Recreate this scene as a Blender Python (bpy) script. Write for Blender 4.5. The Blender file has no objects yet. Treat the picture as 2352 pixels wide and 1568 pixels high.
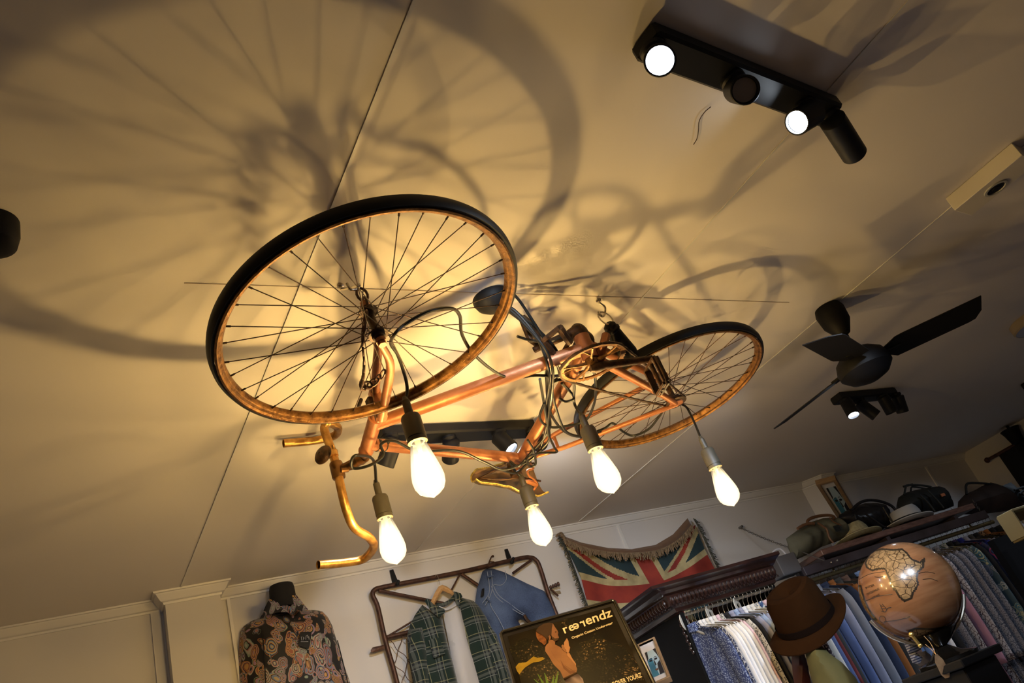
import bpy, math, random
import numpy as np
from mathutils import Vector, Matrix
from mathutils.geometry import delaunay_2d_cdt
rnd = random.Random(7)
SC = bpy.context.scene
COL = SC.collection
# ------------------------------------------------------------------ camera
CZ = 1.62                       # lens height above the floor
ZC = CZ + 1.08                  # ceiling height
FPX = 1811.0
def _rot(a, b, c):
    Rz = np.array([[math.cos(a), -math.sin(a), 0], [math.sin(a), math.cos(a), 0], [0, 0, 1]])
    Rx = np.array([[1, 0, 0], [0, math.cos(b), -math.sin(b)], [0, math.sin(b), math.cos(b)]])
    Rr = np.array([[math.cos(c), -math.sin(c), 0], [math.sin(c), math.cos(c), 0], [0, 0, 1]])
    return Rz @ Rx @ Rr
RC = _rot(math.radians(-37.706), math.radians(118.6625), math.radians(-21.1127))
cd = bpy.data.cameras.new('camera'); cam = bpy.data.objects.new('camera', cd); COL.objects.link(cam)
cd.sensor_width = 36; cd.lens = FPX / 2352 * 36; cd.clip_start = 0.02
cam.matrix_world = Matrix.Translation((0, 0, CZ)) @ Matrix(RC.tolist()).to_4x4()
SC.camera = cam
# ------------------------------------------------------------------ world and exposure
SC.view_settings.view_transform = 'Standard'; SC.view_settings.look = 'None'
SC.view_settings.exposure = 0.0; SC.view_settings.gamma = 1.0
SC.view_settings.use_curve_mapping = False
wd = bpy.data.worlds.new('world'); SC.world = wd; wd.use_nodes = True
wd.node_tree.nodes['Background'].inputs[0].default_value = (0.5, 0.6, 0.9, 1)
wd.node_tree.nodes['Background'].inputs[1].default_value = 0.02
BULB_W = 15.0                    # each pendant bulb
BULB_COL = (1.0, 0.67, 0.235)
SPOT_COL = (0.72, 0.84, 1.0)
def lamp(name, kind, loc, energy, col, **kw):
    l = bpy.data.lights.new(name, kind); l.energy = energy; l.color = col
    for k, v in kw.items(): setattr(l, k, v)
    o = bpy.data.objects.new(name, l); o.location = loc; COL.objects.link(o); return o
def aim(o, target):
    o.rotation_euler = (Vector(target) - o.location).to_track_quat('-Z', 'Y').to_euler()
# added spots without fixtures, brightening the clothes and the back wall
for i, (x, y, tx, ty, tz, e) in enumerate([
        (1.75, 0.45, 2.6, 2.5, 1.75, 100), (0.9, 0.9, 1.6, 3.3, 2.45, 26), (2.2, 1.5, 3.1, 3.2, 2.4, 10), (1.3, 0.7, 2.55, 2.35, 1.75, 70), (-0.6, 0.6, 0.5, 3.3, 2.1, 8), (3.6, 0.5, 4.4, 2.8, 1.7, 22)]):
    s = lamp('added_spot_light', 'SPOT', (x, y, ZC - 0.14), e, SPOT_COL, spot_size=math.radians(46), spot_blend=0.8, shadow_soft_size=0.03)
    aim(s, (tx, ty, tz))
for x, y, e in ((0.2, 0.6, 3), (1.9, -0.3, 12), (4.2, 1.6, 18), (1.2, -1.2, 3), (3.4, -0.6, 4), (5.4, 0.8, 8)):  # added downlights, for cool light bounced up off the floor
    s = lamp('added_down_light', 'SPOT', (x, y, ZC - 0.16), e, SPOT_COL, spot_size=math.radians(100), spot_blend=0.5, shadow_soft_size=0.04)
    aim(s, (x + 0.05, y, 0))
lamp('added_fill_light', 'POINT', (1.0, -1.0, 1.6), 0.8, (0.85, 0.86, 1.0), shadow_soft_size=0.5)  # added fill lamps in mid-air, standing in for bounced room light
lamp('added_fill_light', 'POINT', (2.0, 2.0, 1.1), 5, (0.8, 0.86, 1.0), shadow_soft_size=0.5)
lamp('added_fill_light', 'POINT', (4.6, 0.2, 1.4), 1.0, (0.6, 0.72, 1.0), shadow_soft_size=0.5)

# ------------------------------------------------------------------ picture rays into the room
def ray(px, py):
    d = RC @ np.array([(px - 1176) / FPX, -(py - 784) / FPX, -1.0]); return d
O = np.array([0, 0, CZ])
def atz(px, py, z):
    d = ray(px, py); return O + d * (z - CZ) / d[2]
def aty(px, py, y):
    d = ray(px, py); return O + d * y / d[1]
WK = 0.031
WY = 3.325
def wallpt(px, py, off=0.0):
    d = ray(px, py); return O + d * (WY - off) / (d[1] + WK * d[0])
def dep(px, py, D): return O + ray(px, py) * D
def proj(P):
    p = (np.asarray(P) - O) @ RC
    return (1176 + FPX * p[0] / -p[2], 784 - FPX * p[1] / -p[2])
def vz(P, py):
    lo, hi = 0.0, ZC
    for _ in range(50):
        m = (lo + hi) / 2
        if proj((P[0], P[1], m))[1] > py: lo = m
        else: hi = m
    return m
def wally(x): return WY - WK * x

# ------------------------------------------------------------------ materials
MATS = {}
def nodes(m): return m.node_tree.nodes, m.node_tree.links
def mat(name, col, rough=0.6, metal=0.0, col2=None, scale=8, amt=0.5, bump=0.0, bscale=None, coat=0.0, sheen=0.0, detail=5, stretch=None, spec=None, contrast=None):
    if name in MATS: return MATS[name]
    m = bpy.data.materials.new(name); m.use_nodes = True; MATS[name] = m
    N, L = nodes(m); b = N['Principled BSDF']
    b.inputs['Base Color'].default_value = (*col, 1); b.inputs['Roughness'].default_value = rough
    b.inputs['Metallic'].default_value = metal
    if coat: b.inputs['Coat Weight'].default_value = coat; b.inputs['Coat Roughness'].default_value = 0.08
    if sheen: b.inputs['Sheen Weight'].default_value = sheen
    if spec is not None: b.inputs['Specular IOR Level'].default_value = spec
    if col2 or bump:
        tc = N.new('ShaderNodeTexCoord'); mp = N.new('ShaderNodeMapping'); L.new(tc.outputs['Object'], mp.inputs[0])
        if stretch: mp.inputs['Scale'].default_value = stretch
    if col2:
        n = N.new('ShaderNodeTexNoise'); n.inputs['Scale'].default_value = scale; n.inputs['Detail'].default_value = detail
        L.new(mp.outputs[0], n.inputs['Vector'])
        r = N.new('ShaderNodeValToRGB'); L.new(n.outputs[0], r.inputs[0]); L.new(r.outputs[0], b.inputs['Base Color'])
        w = contrast or 0.18
        r.color_ramp.elements[0].position = 0.5 - w; r.color_ramp.elements[1].position = 0.5 + w
        r.color_ramp.elements[0].color = (*col, 1); r.color_ramp.elements[1].color = (*col2, 1)
    if bump:
        n2 = N.new('ShaderNodeTexNoise'); n2.inputs['Scale'].default_value = bscale or scale * 3; n2.inputs['Detail'].default_value = 4
        L.new(mp.outputs[0], n2.inputs['Vector'])
        bp = N.new('ShaderNodeBump'); bp.inputs['Strength'].default_value = bump; bp.inputs['Distance'].default_value = 0.002
        L.new(n2.outputs[0], bp.inputs['Height']); L.new(bp.outputs[0], b.inputs['Normal'])
    return m
def emit(name, col, st):
    m = bpy.data.materials.new(name); m.use_nodes = True; N, L = nodes(m); N.clear()
    e = N.new('ShaderNodeEmission'); e.inputs[0].default_value = (*col, 1); e.inputs[1].default_value = st
    o = N.new('ShaderNodeOutputMaterial'); L.new(e.outputs[0], o.inputs[0]); return m
class G:                                   # tiny node graph helper
    def __init__(s, name):
        s.m = bpy.data.materials.new(name); s.m.use_nodes = True; MATS[name] = s.m
        s.N, s.L = nodes(s.m); s.b = s.N['Principled BSDF']; s.tc = s.N.new('ShaderNodeTexCoord')
    def new(s, t, **kw):
        n = s.N.new(t)
        for k, v in kw.items():
            if k in n.inputs: s.set(n.inputs[k], v)
            else: setattr(n, k, v)
        return n
    def set(s, i, v):
        if hasattr(v, 'links') or isinstance(v, bpy.types.NodeSocket): s.L.new(v, i)
        else: i.default_value = v
    def math(s, op, a, b=0.0, c=None):
        n = s.N.new('ShaderNodeMath'); n.operation = op; s.set(n.inputs[0], a); s.set(n.inputs[1], b)
        if c is not None: s.set(n.inputs[2], c)
        return n.outputs[0]
    def mix(s, f, a, b):
        n = s.N.new('ShaderNodeMix'); n.data_type = 'RGBA'; s.set(n.inputs[0], f)
        s.set(n.inputs[6], (*a, 1) if isinstance(a, tuple) else a); s.set(n.inputs[7], (*b, 1) if isinstance(b, tuple) else b)
        return n.outputs[2]
    def xyz(s, sock=None):
        n = s.N.new('ShaderNodeSeparateXYZ'); s.L.new(sock or s.tc.outputs['Object'], n.inputs[0]); return n.outputs
    def warp(s, scale, amt, src=None):
        n = s.N.new('ShaderNodeTexNoise'); n.inputs['Scale'].default_value = scale
        src = src or s.tc.outputs['Object']; s.L.new(src, n.inputs['Vector'])
        v = s.N.new('ShaderNodeVectorMath'); v.operation = 'MULTIPLY_ADD'; s.L.new(n.outputs['Color'], v.inputs[0])
        v.inputs[1].default_value = (amt,) * 3; s.L.new(src, v.inputs[2]); return v.outputs[0]
    def ramp(s, f, stops, const=False):
        n = s.N.new('ShaderNodeValToRGB'); s.L.new(f, n.inputs[0]); e = n.color_ramp.elements
        if const: n.color_ramp.interpolation = 'CONSTANT'
        while len(e) < len(stops): e.new(0.5)
        for k, (p, c) in enumerate(stops): e[k].position = p; e[k].color = (*c, 1)
        return n.outputs[0]
    def done(s, col, rough=0.8, metal=0.0, sheen=0.0, coat=0.0):
        s.L.new(col, s.b.inputs['Base Color']); s.b.inputs['Roughness'].default_value = rough; s.b.inputs['Metallic'].default_value = metal
        if sheen: s.b.inputs['Sheen Weight'].default_value = sheen
        if coat: s.b.inputs['Coat Weight'].default_value = coat
        return s.m
def paisley(name, base, cols, scale=16):
    """large curled teardrop figures: warped cells with nested outlines in several colours"""
    g = G(name); w = g.warp(9, 0.09)
    out = None
    for k, (sc, off) in enumerate(((scale, 0), (scale * 1.7, 3.1))):
        mp = g.new('ShaderNodeMapping'); g.L.new(w, mp.inputs[0]); mp.inputs['Location'].default_value = (off, off, off); mp.inputs['Scale'].default_value = (1, 0.6, 0.62)
        v = g.new('ShaderNodeTexVoronoi', Scale=sc, Randomness=1.0); g.L.new(mp.outputs[0], v.inputs['Vector'])
        hue = g.new('ShaderNodeSeparateColor'); g.L.new(v.outputs['Color'], hue.inputs[0])
        d = v.outputs['Distance']
        band = g.math('FRACT', g.math('ADD', g.math('MULTIPLY', d, 6.0), hue.outputs[1]))
        n = len(cols)
        c = g.ramp(g.math('FRACT', g.math('ADD', hue.outputs[0], g.math('MULTIPLY', band, 0.35))), [(i / n, cc) for i, cc in enumerate(cols)], True)
        line = g.math('LESS_THAN', band, 0.22)
        c = g.mix(line, c, base)
        inside = g.math('MULTIPLY', g.math('LESS_THAN', d, 0.55), g.math('GREATER_THAN', hue.outputs[2], 0.08 if k == 0 else 0.3))
        out = g.mix(inside, out if out else base, c)
    return g.done(out, 0.7, sheen=0.1)
def speckle(name, a, b, scale=90, thr=0.32, c=None):
    g = G(name); w = g.warp(30, 0.02)
    v = g.new('ShaderNodeTexVoronoi', Scale=scale); g.L.new(w, v.inputs['Vector'])
    f = g.math('LESS_THAN', v.outputs['Distance'], thr)
    col = g.mix(f, a, b)
    if c:
        s = g.new('ShaderNodeSeparateColor'); g.L.new(v.outputs['Color'], s.inputs[0])
        col = g.mix(g.math('MULTIPLY', g.math('GREATER_THAN', s.outputs[0], 0.7), f), col, c)
    return g.done(col, 0.85)
def lineprint(name, a, b, scale=40):
    g = G(name); w = g.warp(14, 0.05)
    v = g.new('ShaderNodeTexVoronoi', Scale=scale, feature='DISTANCE_TO_EDGE'); g.L.new(w, v.inputs['Vector'])
    return g.done(g.mix(g.math('LESS_THAN', v.outputs['Distance'], 0.06), a, b), 0.85)
def plaid(name, cell=0.075):
    g = G(name); w = g.warp(3, 0.03); x = g.xyz(w)
    def stripes(c, width, off): return g.math('LESS_THAN', g.math('ABSOLUTE', g.math('SUBTRACT', g.math('FRACT', g.math('ADD', g.math('DIVIDE', c, cell), off)), 0.5)), width)
    col = (0.006, 0.012, 0.02)
    for c in (x[0], x[2]):
        col = g.mix(g.math('MULTIPLY', stripes(c, 0.26, 0.0), 0.6), col, (0.004, 0.020, 0.014))
    for c in (x[0], x[2]):
        col = g.mix(g.math('MULTIPLY', stripes(c, 0.07, 0.5), 0.5), col, (0.12, 0.14, 0.13))
        col = g.mix(g.math('MULTIPLY', stripes(c, 0.018, 0.28), 0.7), col, (0.26, 0.26, 0.15))
        col = g.mix(g.math('MULTIPLY', stripes(c, 0.014, 0.68), 0.6), col, (0.26, 0.30, 0.28))
    return g.done(col, 0.95, sheen=0.2)
def denim(name, a, b):
    g = G(name); n = g.new('ShaderNodeTexNoise', Scale=5, Detail=3); g.L.new(g.tc.outputs['Object'], n.inputs['Vector'])
    n2 = g.new('ShaderNodeTexNoise', Scale=260, Detail=2); g.L.new(g.tc.outputs['Object'], n2.inputs['Vector'])
    f = g.math('ADD', g.math('MULTIPLY', n.outputs[0], 0.75), g.math('MULTIPLY', n2.outputs[0], 0.25))
    return g.done(g.ramp(f, [(0.38, a), (0.6, b)]), 0.9)

M_CEIL = mat('ceiling_paint', (0.74, 0.70, 0.66), 0.9, bump=0.15, bscale=3)
M_WALL = mat('wall_paint', (0.62, 0.60, 0.585), 0.75, bump=0.12, bscale=60)
M_TRIM = mat('gloss_trim_paint', (0.72, 0.70, 0.67), 0.4, bump=0.05, bscale=30)
M_FLOOR = mat('floor_boards', (0.16, 0.12, 0.10), 0.45, col2=(0.22, 0.17, 0.14), scale=4, stretch=(1, 12, 1))
M_RUST = mat('rusted_copper_paint', (0.26, 0.085, 0.03), 0.45, 0.45, col2=(0.46, 0.19, 0.085), scale=22, bump=0.35, bscale=160, contrast=0.3)
M_RIM = mat('rusted_chrome', (0.065, 0.024, 0.007), 0.42, 0.7, col2=(0.30, 0.145, 0.042), scale=60, bump=0.6, bscale=220, contrast=0.22)
M_BAR = mat('rusty_brass_bar', (0.24, 0.10, 0.025), 0.36, 0.8, col2=(0.72, 0.42, 0.13), scale=38, bump=0.35, bscale=240, contrast=0.25)
M_DARKRUST = mat('dark_oily_rust', (0.018, 0.010, 0.006), 0.5, 0.5, col2=(0.085, 0.038, 0.015), scale=60, bump=0.5, bscale=200)
M_BLK = mat('matt_black_rubber', (0.006, 0.006, 0.007), 0.6, spec=0.25)
M_TYRE = mat('black_rim_band', (0.003, 0.003, 0.0035), 0.5, spec=0.25)
M_CABLE = mat('black_cable', (0.008, 0.008, 0.007), 0.38, spec=0.4)
M_SOCK = mat('grey_black_socket', (0.05, 0.045, 0.032), 0.5)
M_SOCKLINE = mat('pale_socket_ring', (0.35, 0.31, 0.2), 0.5)
M_SPOT = mat('black_spot_metal', (0.008, 0.009, 0.013), 0.5, spec=0.25)
M_SPOTG = mat('dull_glass_lens', (0.35, 0.34, 0.34), 0.15, 0.3)
M_CHROME = mat('worn_chrome', (0.55, 0.5, 0.42), 0.25, 0.9)
M_FAN = mat('black_fan_enamel', (0.004, 0.004, 0.005), 0.6, spec=0.2)
M_STRAPLE = mat('saddle_leather', (0.03, 0.024, 0.018), 0.6, col2=(0.09, 0.06, 0.035), scale=30, bump=0.5, bscale=90)
M_GOLD = mat('gold_flecked_edge', (0.30, 0.22, 0.05), 0.35, 0.8, col2=(0.85, 0.68, 0.22), scale=140, bump=0.8, bscale=200)
M_SADU = mat('saddle_underside', (0.06, 0.045, 0.03), 0.7, col2=(0.15, 0.08, 0.04), scale=25, bump=0.5)
M_WOODL = mat('pale_hanger_wood', (0.50, 0.28, 0.11), 0.5, col2=(0.62, 0.38, 0.17), scale=20, stretch=(1, 1, 6))
M_IRON = mat('rusty_brown_iron', (0.045, 0.022, 0.016), 0.5, 0.5, col2=(0.11, 0.05, 0.03), scale=40, bump=0.4, bscale=150)
M_DWOOD = mat('dark_mahogany', (0.014, 0.006, 0.005), 0.28, col2=(0.03, 0.012, 0.009), scale=10, stretch=(1, 8, 8), coat=0.5)
M_WHT = mat('white_cotton', (0.52, 0.53, 0.57), 0.9, bump=0.2, bscale=30)
M_BLKC = mat('black_cloth', (0.008, 0.008, 0.010), 0.9, bump=0.2, bscale=50)
M_CORE = mat('black_wardrobe_panel', (0.003, 0.003, 0.0035), 0.6, spec=0.12)

# ------------------------------------------------------------------ mesh collecting
class MB:
    def __init__(s): s.v = []; s.f = []; s.m = []
    def add(s, vs, fs, mi=0):
        o = len(s.v); s.v += [tuple(float(c) for c in v) for v in vs]; s.f += [tuple(i + o for i in f) for f in fs]; s.m += [mi] * len(fs)
        return s
    def tube(s, pts, r, seg=10, closed=False, mi=0, cap=True):
        P = [Vector(p) for p in pts]; n = len(P); vs = []; fs = []
        rr = r if isinstance(r, (list, tuple)) else [r] * n
        nrm = None
        for i in range(n):
            if closed: t = (P[(i + 1) % n] - P[i - 1])
            else: t = (P[min(i + 1, n - 1)] - P[max(i - 1, 0)])
            if t.length < 1e-9: t = Vector((0, 0, 1))
            t.normalize()
            if nrm is None:
                nrm = t.cross(Vector((0.13, 0.31, 0.94)));
                if nrm.length < 0.05: nrm = t.cross(Vector((1, 0, 0)))
            nrm = (nrm - t * nrm.dot(t)).normalized(); b = t.cross(nrm)
            for k in range(seg):
                a = 2 * math.pi * k / seg; vs.append(P[i] + (nrm * math.cos(a) + b * math.sin(a)) * rr[i])
        for i in range(n if closed else n - 1):
            j = (i + 1) % n
            for k in range(seg):
                k2 = (k + 1) % seg; fs.append((i * seg + k, i * seg + k2, j * seg + k2, j * seg + k))
        if cap and not closed:
            fs.append(tuple(range(seg - 1, -1, -1))); fs.append(tuple((n - 1) * seg + k for k in range(seg)))
        return s.add(vs, fs, mi)
    def lathe(s, c, ax, prof, seg=24, mi=0, capA=False, capB=False):
        """prof: list of (distance along axis, radius)"""
        c = Vector(c); ax = Vector(ax).normalized(); u = ax.orthogonal().normalized(); w = ax.cross(u); vs = []; fs = []
        for (h, r) in prof:
            for k in range(seg):
                a = 2 * math.pi * k / seg; vs.append(c + ax * h + (u * math.cos(a) + w * math.sin(a)) * max(r, 1e-5))
        for i in range(len(prof) - 1):
            for k in range(seg):
                k2 = (k + 1) % seg; fs.append((i * seg + k, i * seg + k2, (i + 1) * seg + k2, (i + 1) * seg + k))
        if capA: fs.append(tuple(range(seg - 1, -1, -1)))
        if capB: fs.append(tuple((len(prof) - 1) * seg + k for k in range(seg)))
        return s.add(vs, fs, mi)
    def box(s, c, X, Y, Z, mi=0, bev=0.0):
        """half-extent vectors X, Y, Z about centre c"""
        c = Vector(c); X = Vector(X); Y = Vector(Y); Z = Vector(Z)
        if bev:
            vs = []; e = [1 - bev / max(v.length, 1e-6) for v in (X, Y, Z)]
            idx = {}
            for sx in (-1, 1):
                for sy in (-1, 1):
                    for sz in (-1, 1):
                        for k in range(3):
                            q = [sx * e[0], sy * e[1], sz * e[2]]; q[k] = (sx, sy, sz)[k]
                            idx[(sx, sy, sz, k)] = len(vs); vs.append(c + X * q[0] + Y * q[1] + Z * q[2])
            fs = []
            for sx in (-1, 1):
                for sy in (-1, 1):
                    for sz in (-1, 1): fs.append((idx[sx, sy, sz, 0], idx[sx, sy, sz, 1], idx[sx, sy, sz, 2]))
            for a in (-1, 1):
                fs.append((idx[a, -1, -1, 0], idx[a, 1, -1, 0], idx[a, 1, 1, 0], idx[a, -1, 1, 0]))
                fs.append((idx[-1, a, -1, 1], idx[1, a, -1, 1], idx[1, a, 1, 1], idx[-1, a, 1, 1]))
                fs.append((idx[-1, -1, a, 2], idx[1, -1, a, 2], idx[1, 1, a, 2], idx[-1, 1, a, 2]))
            for a in (-1, 1):
                for b in (-1, 1):
                    fs.append((idx[-1, a, b, 1], idx[1, a, b, 1], idx[1, a, b, 2], idx[-1, a, b, 2]))
                    fs.append((idx[a, -1, b, 0], idx[a, 1, b, 0], idx[a, 1, b, 2], idx[a, -1, b, 2]))
                    fs.append((idx[a, b, -1, 0], idx[a, b, 1, 0], idx[a, b, 1, 1], idx[a, b, -1, 1]))
            return s.add(vs, fs, mi)
        vs = [c + X * a + Y * b + Z * d for a in (-1, 1) for b in (-1, 1) for d in (-1, 1)]
        return s.add(vs, [(0, 1, 3, 2), (4, 6, 7, 5), (0, 4, 5, 1), (2, 3, 7, 6), (0, 2, 6, 4), (1, 5, 7, 3)], mi)
    def prism(s, poly, off, mi=0):
        """poly: list of 3D points, extruded by vector off"""
        n = len(poly); off = Vector(off); A = [Vector(p) for p in poly]; vs = A + [p + off for p in A]
        fs = [tuple(range(n)), tuple(range(2 * n - 1, n - 1, -1))] + [(i, (i + 1) % n, n + (i + 1) % n, n + i) for i in range(n)]
        return s.add(vs, fs, mi)
    def sphere(s, c, r, seg=16, rings=10, mi=0, sc=(1, 1, 1)):
        vs = []; fs = []
        for i in range(rings + 1):
            t = math.pi * i / rings
            for k in range(seg):
                a = 2 * math.pi * k / seg
                vs.append((c[0] + r * sc[0] * math.sin(t) * math.cos(a), c[1] + r * sc[1] * math.sin(t) * math.sin(a), c[2] + r * sc[2] * math.cos(t)))
        for i in range(rings):
            for k in range(seg):
                k2 = (k + 1) % seg; fs.append((i * seg + k, (i + 1) * seg + k, (i + 1) * seg + k2, i * seg + k2))
        return s.add(vs, fs, mi)
    def build(s, name, mats, parent=None, smooth=True, sharp=0.6):
        if not isinstance(mats, (list, tuple)): mats = [mats]
        A = np.array(s.v)
        if parent is None: c = np.array([(A[:, 0].min() + A[:, 0].max()) / 2, (A[:, 1].min() + A[:, 1].max()) / 2, A[:, 2].min()])
        else: c = (A.min(0) + A.max(0)) / 2
        me = bpy.data.meshes.new(name); me.from_pydata([tuple(p) for p in (A - c)], [], s.f)
        for m in mats: me.materials.append(m)
        me.polygons.foreach_set('material_index', s.m)
        me.validate(); me.update()
        import bmesh
        bm = bmesh.new(); bm.from_mesh(me); bmesh.ops.remove_doubles(bm, verts=bm.verts, dist=1e-6); bmesh.ops.recalc_face_normals(bm, faces=bm.faces)
        for f in bm.faces: f.smooth = smooth
        if smooth:
            for e in bm.edges:
                if len(e.link_faces) == 2 and e.calc_face_angle(0) > sharp: e.smooth = False
        bm.to_mesh(me); bm.free()
        o = bpy.data.objects.new(name, me); COL.objects.link(o)
        put(o, c, parent); return o
WPOS = {}
def put(o, c, parent):
    WPOS[o.name] = np.array(c, float)
    if parent is not None:
        o.parent = parent; o.location = tuple(np.array(c) - WPOS[parent.name])
    else: o.location = tuple(c)
def thing(name, label, cat, loc, group=None):
    o = bpy.data.objects.new(name, None); COL.objects.link(o); o.empty_display_size = 0.05
    put(o, loc, None); o['label'] = label; o['category'] = cat
    if group: o['group'] = group
    return o
def tag(o, label, cat, group=None, kind=None):
    o['label'] = label; o['category'] = cat
    if group: o['group'] = group
    if kind: o['kind'] = kind
    return o
def struct(o): o['kind'] = 'structure'; return o
def spline(pts, n=8, closed=False):
    P = [np.array(p, float) for p in pts]; out = []; N_ = len(P)
    rng = range(N_ if closed else N_ - 1)
    for i in rng:
        p1, p2 = P[i], P[(i + 1) % N_]
        p0 = P[i - 1] if (closed or i > 0) else 2 * p1 - p2
        p3 = P[(i + 2) % N_] if (closed or i + 2 < N_) else 2 * p2 - p1
        for k in range(n):
            t = k / n
            out.append(0.5 * ((2 * p1) + (-p0 + p2) * t + (2 * p0 - 5 * p1 + 4 * p2 - p3) * t * t + (-p0 + 3 * p1 - 3 * p2 + p3) * t ** 3))
    if not closed: out.append(P[-1])
    return out
def pip(x, y, poly):
    c = False; n = len(poly); j = n - 1
    for i in range(n):
        if (poly[i][1] > y) != (poly[j][1] > y) and x < (poly[j][0] - poly[i][0]) * (y - poly[i][1]) / (poly[j][1] - poly[i][1]) + poly[i][0]: c = not c
        j = i
    return c
def segd(x, y, poly):
    P = np.array(poly); Q = np.roll(P, -1, 0); d = Q - P; w = np.array([x, y]) - P
    t = np.clip((w * d).sum(1) / np.maximum((d * d).sum(1), 1e-12), 0, 1)
    return np.sqrt(((w - d * t[:, None]) ** 2).sum(1)).min()
def panel(mb, poly, frame, bulge=0.03, soft=0.05, res=0.02, fold=None, mi=0, mfun=None, base=0.0):
    """soft slab: outline poly (u,v) in frame (origin,U,V,N) domed towards N, closed at the back"""
    Og, U, V, Nn = frame
    per = []; n = len(poly)
    for i in range(n):
        a = np.array(poly[i]); b = np.array(poly[(i + 1) % n]); k = max(1, int(np.linalg.norm(b - a) / res))
        for t in range(k): per.append(a + (b - a) * t / k)
    per = [tuple(p) for p in per]; A = np.array(per)
    pts = list(per); x0, y0 = A.min(0); x1, y1 = A.max(0)
    yy = y0; row = 0
    while yy < y1:
        xx = x0 + (res / 2 if row % 2 else 0)
        while xx < x1:
            if pip(xx, yy, per) and segd(xx, yy, per) > res * 0.55: pts.append((xx, yy))
            xx += res
        yy += res * 0.87; row += 1
    m = len(per)
    r = delaunay_2d_cdt([Vector(p) for p in pts], [(i, (i + 1) % m) for i in range(m)], [], 1, 1e-6)
    vs2 = [tuple(p) for p in r[0]]; tri = [tuple(f) for f in r[2]]
    front = []
    for (x, y) in vs2:
        d = segd(x, y, per) if len(vs2) < 6000 else 1
        h = bulge * (1 - math.exp(-d / soft)) + 0.004
        if fold: h += fold(x, y) * min(1, d / (soft * 0.6))
        front.append(Og + U * x + V * y + Nn * (base + h))
    mb.add(front, tri if mfun is None else [], mi)
    if mfun:
        o = len(mb.v) - len(front)
        for f in tri:
            cx = sum(vs2[i][0] for i in f) / len(f); cy = sum(vs2[i][1] for i in f) / len(f)
            mb.f.append(tuple(i + o for i in f)); mb.m.append(mfun(cx, cy))
    B = [Og + U * x + V * y + Nn * (base + 0.004) for (x, y) in per]; C = [Og + U * x + V * y + Nn * base for (x, y) in per]
    mb.add(B + C, [(i, (i + 1) % m, m + (i + 1) % m, m + i) for i in range(m)] + [tuple(range(m, 2 * m))], mi)
    return mb
WU = np.array([1, -WK, 0.0]); WU /= np.linalg.norm(WU); WV = np.array([0, 0, 1.0]); WN = np.array([-WU[1] * -1, -WU[0], 0.0]); WN = np.cross(WU, WV)
def wframe(off, x0=0.0):
    return (np.array([x0, wally(x0), 0.0]) + WN * off, WU, WV, WN)
def wuv(px, py, off, x0=0.0):
    P = wallpt(px, py, off); F = wframe(off, x0); d = P - F[0]; return (float(d @ F[1]), float(d @ F[2]))
def wpoly(pp, off): return [wuv(x, y, off) for x, y in pp]
def wp(px, py, off): return wallpt(px, py, off)
def folds(seed, amp=0.006, freq=22, vert=True):
    r = random.Random(seed); ph = [r.uniform(0, 6) for _ in range(4)]
    def f(x, y):
        q = x if vert else y; p = y if vert else x
        return amp * (math.sin(q * freq + ph[0] + 1.5 * math.sin(p * 5 + ph[1])) + 0.6 * math.sin(q * freq * 2.3 + p * 7 + ph[2]))
    return f

# =================================================================== the room
def slab(name, c, X, Y, Z, m): return struct(MB().box(c, X, Y, Z).build(name, m, smooth=False))
XL, XR, YF = -3.0, 6.02, -3.0
slab('floor', ((XL + XR) / 2, 0.2, -0.05), ((XR - XL) / 2 + .2, 0, 0), (0, 3.6, 0), (0, 0, 0.05), M_FLOOR)
slab('ceiling', ((XL + XR) / 2, 0.2, ZC + 0.05), ((XR - XL) / 2 + .2, 0, 0), (0, 3.6, 0), (0, 0, 0.05), M_CEIL)
xm = (XL + XR) / 2
slab('wall_back', np.array([xm, wally(xm), ZC / 2]) - WN * 0.05, WU * ((XR - XL) / 2 + 0.1), WN * 0.05, (0, 0, ZC / 2), M_WALL)
M_FAR = mat('dark_unseen_wall', (0.13, 0.12, 0.12), 0.9, col2=(0.22, 0.20, 0.19), scale=3)  # out-of-view walls coloured dark to lessen the warm bounce
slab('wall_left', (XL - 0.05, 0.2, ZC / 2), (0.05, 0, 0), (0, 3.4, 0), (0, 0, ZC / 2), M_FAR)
slab('wall_right', (XR + 0.05, 0.1, ZC / 2), (0.05, 0, 0), (0, 3.3, 0), (0, 0, ZC / 2), M_WALL)
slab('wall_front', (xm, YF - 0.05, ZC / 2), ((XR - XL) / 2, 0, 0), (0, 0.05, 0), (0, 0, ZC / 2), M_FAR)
slab('baseboard_back', np.array([xm, wally(xm), 0.06]) + WN * 0.008, WU * ((XR - XL) / 2), WN * 0.008, (0, 0, 0.06), M_TRIM)
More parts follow.
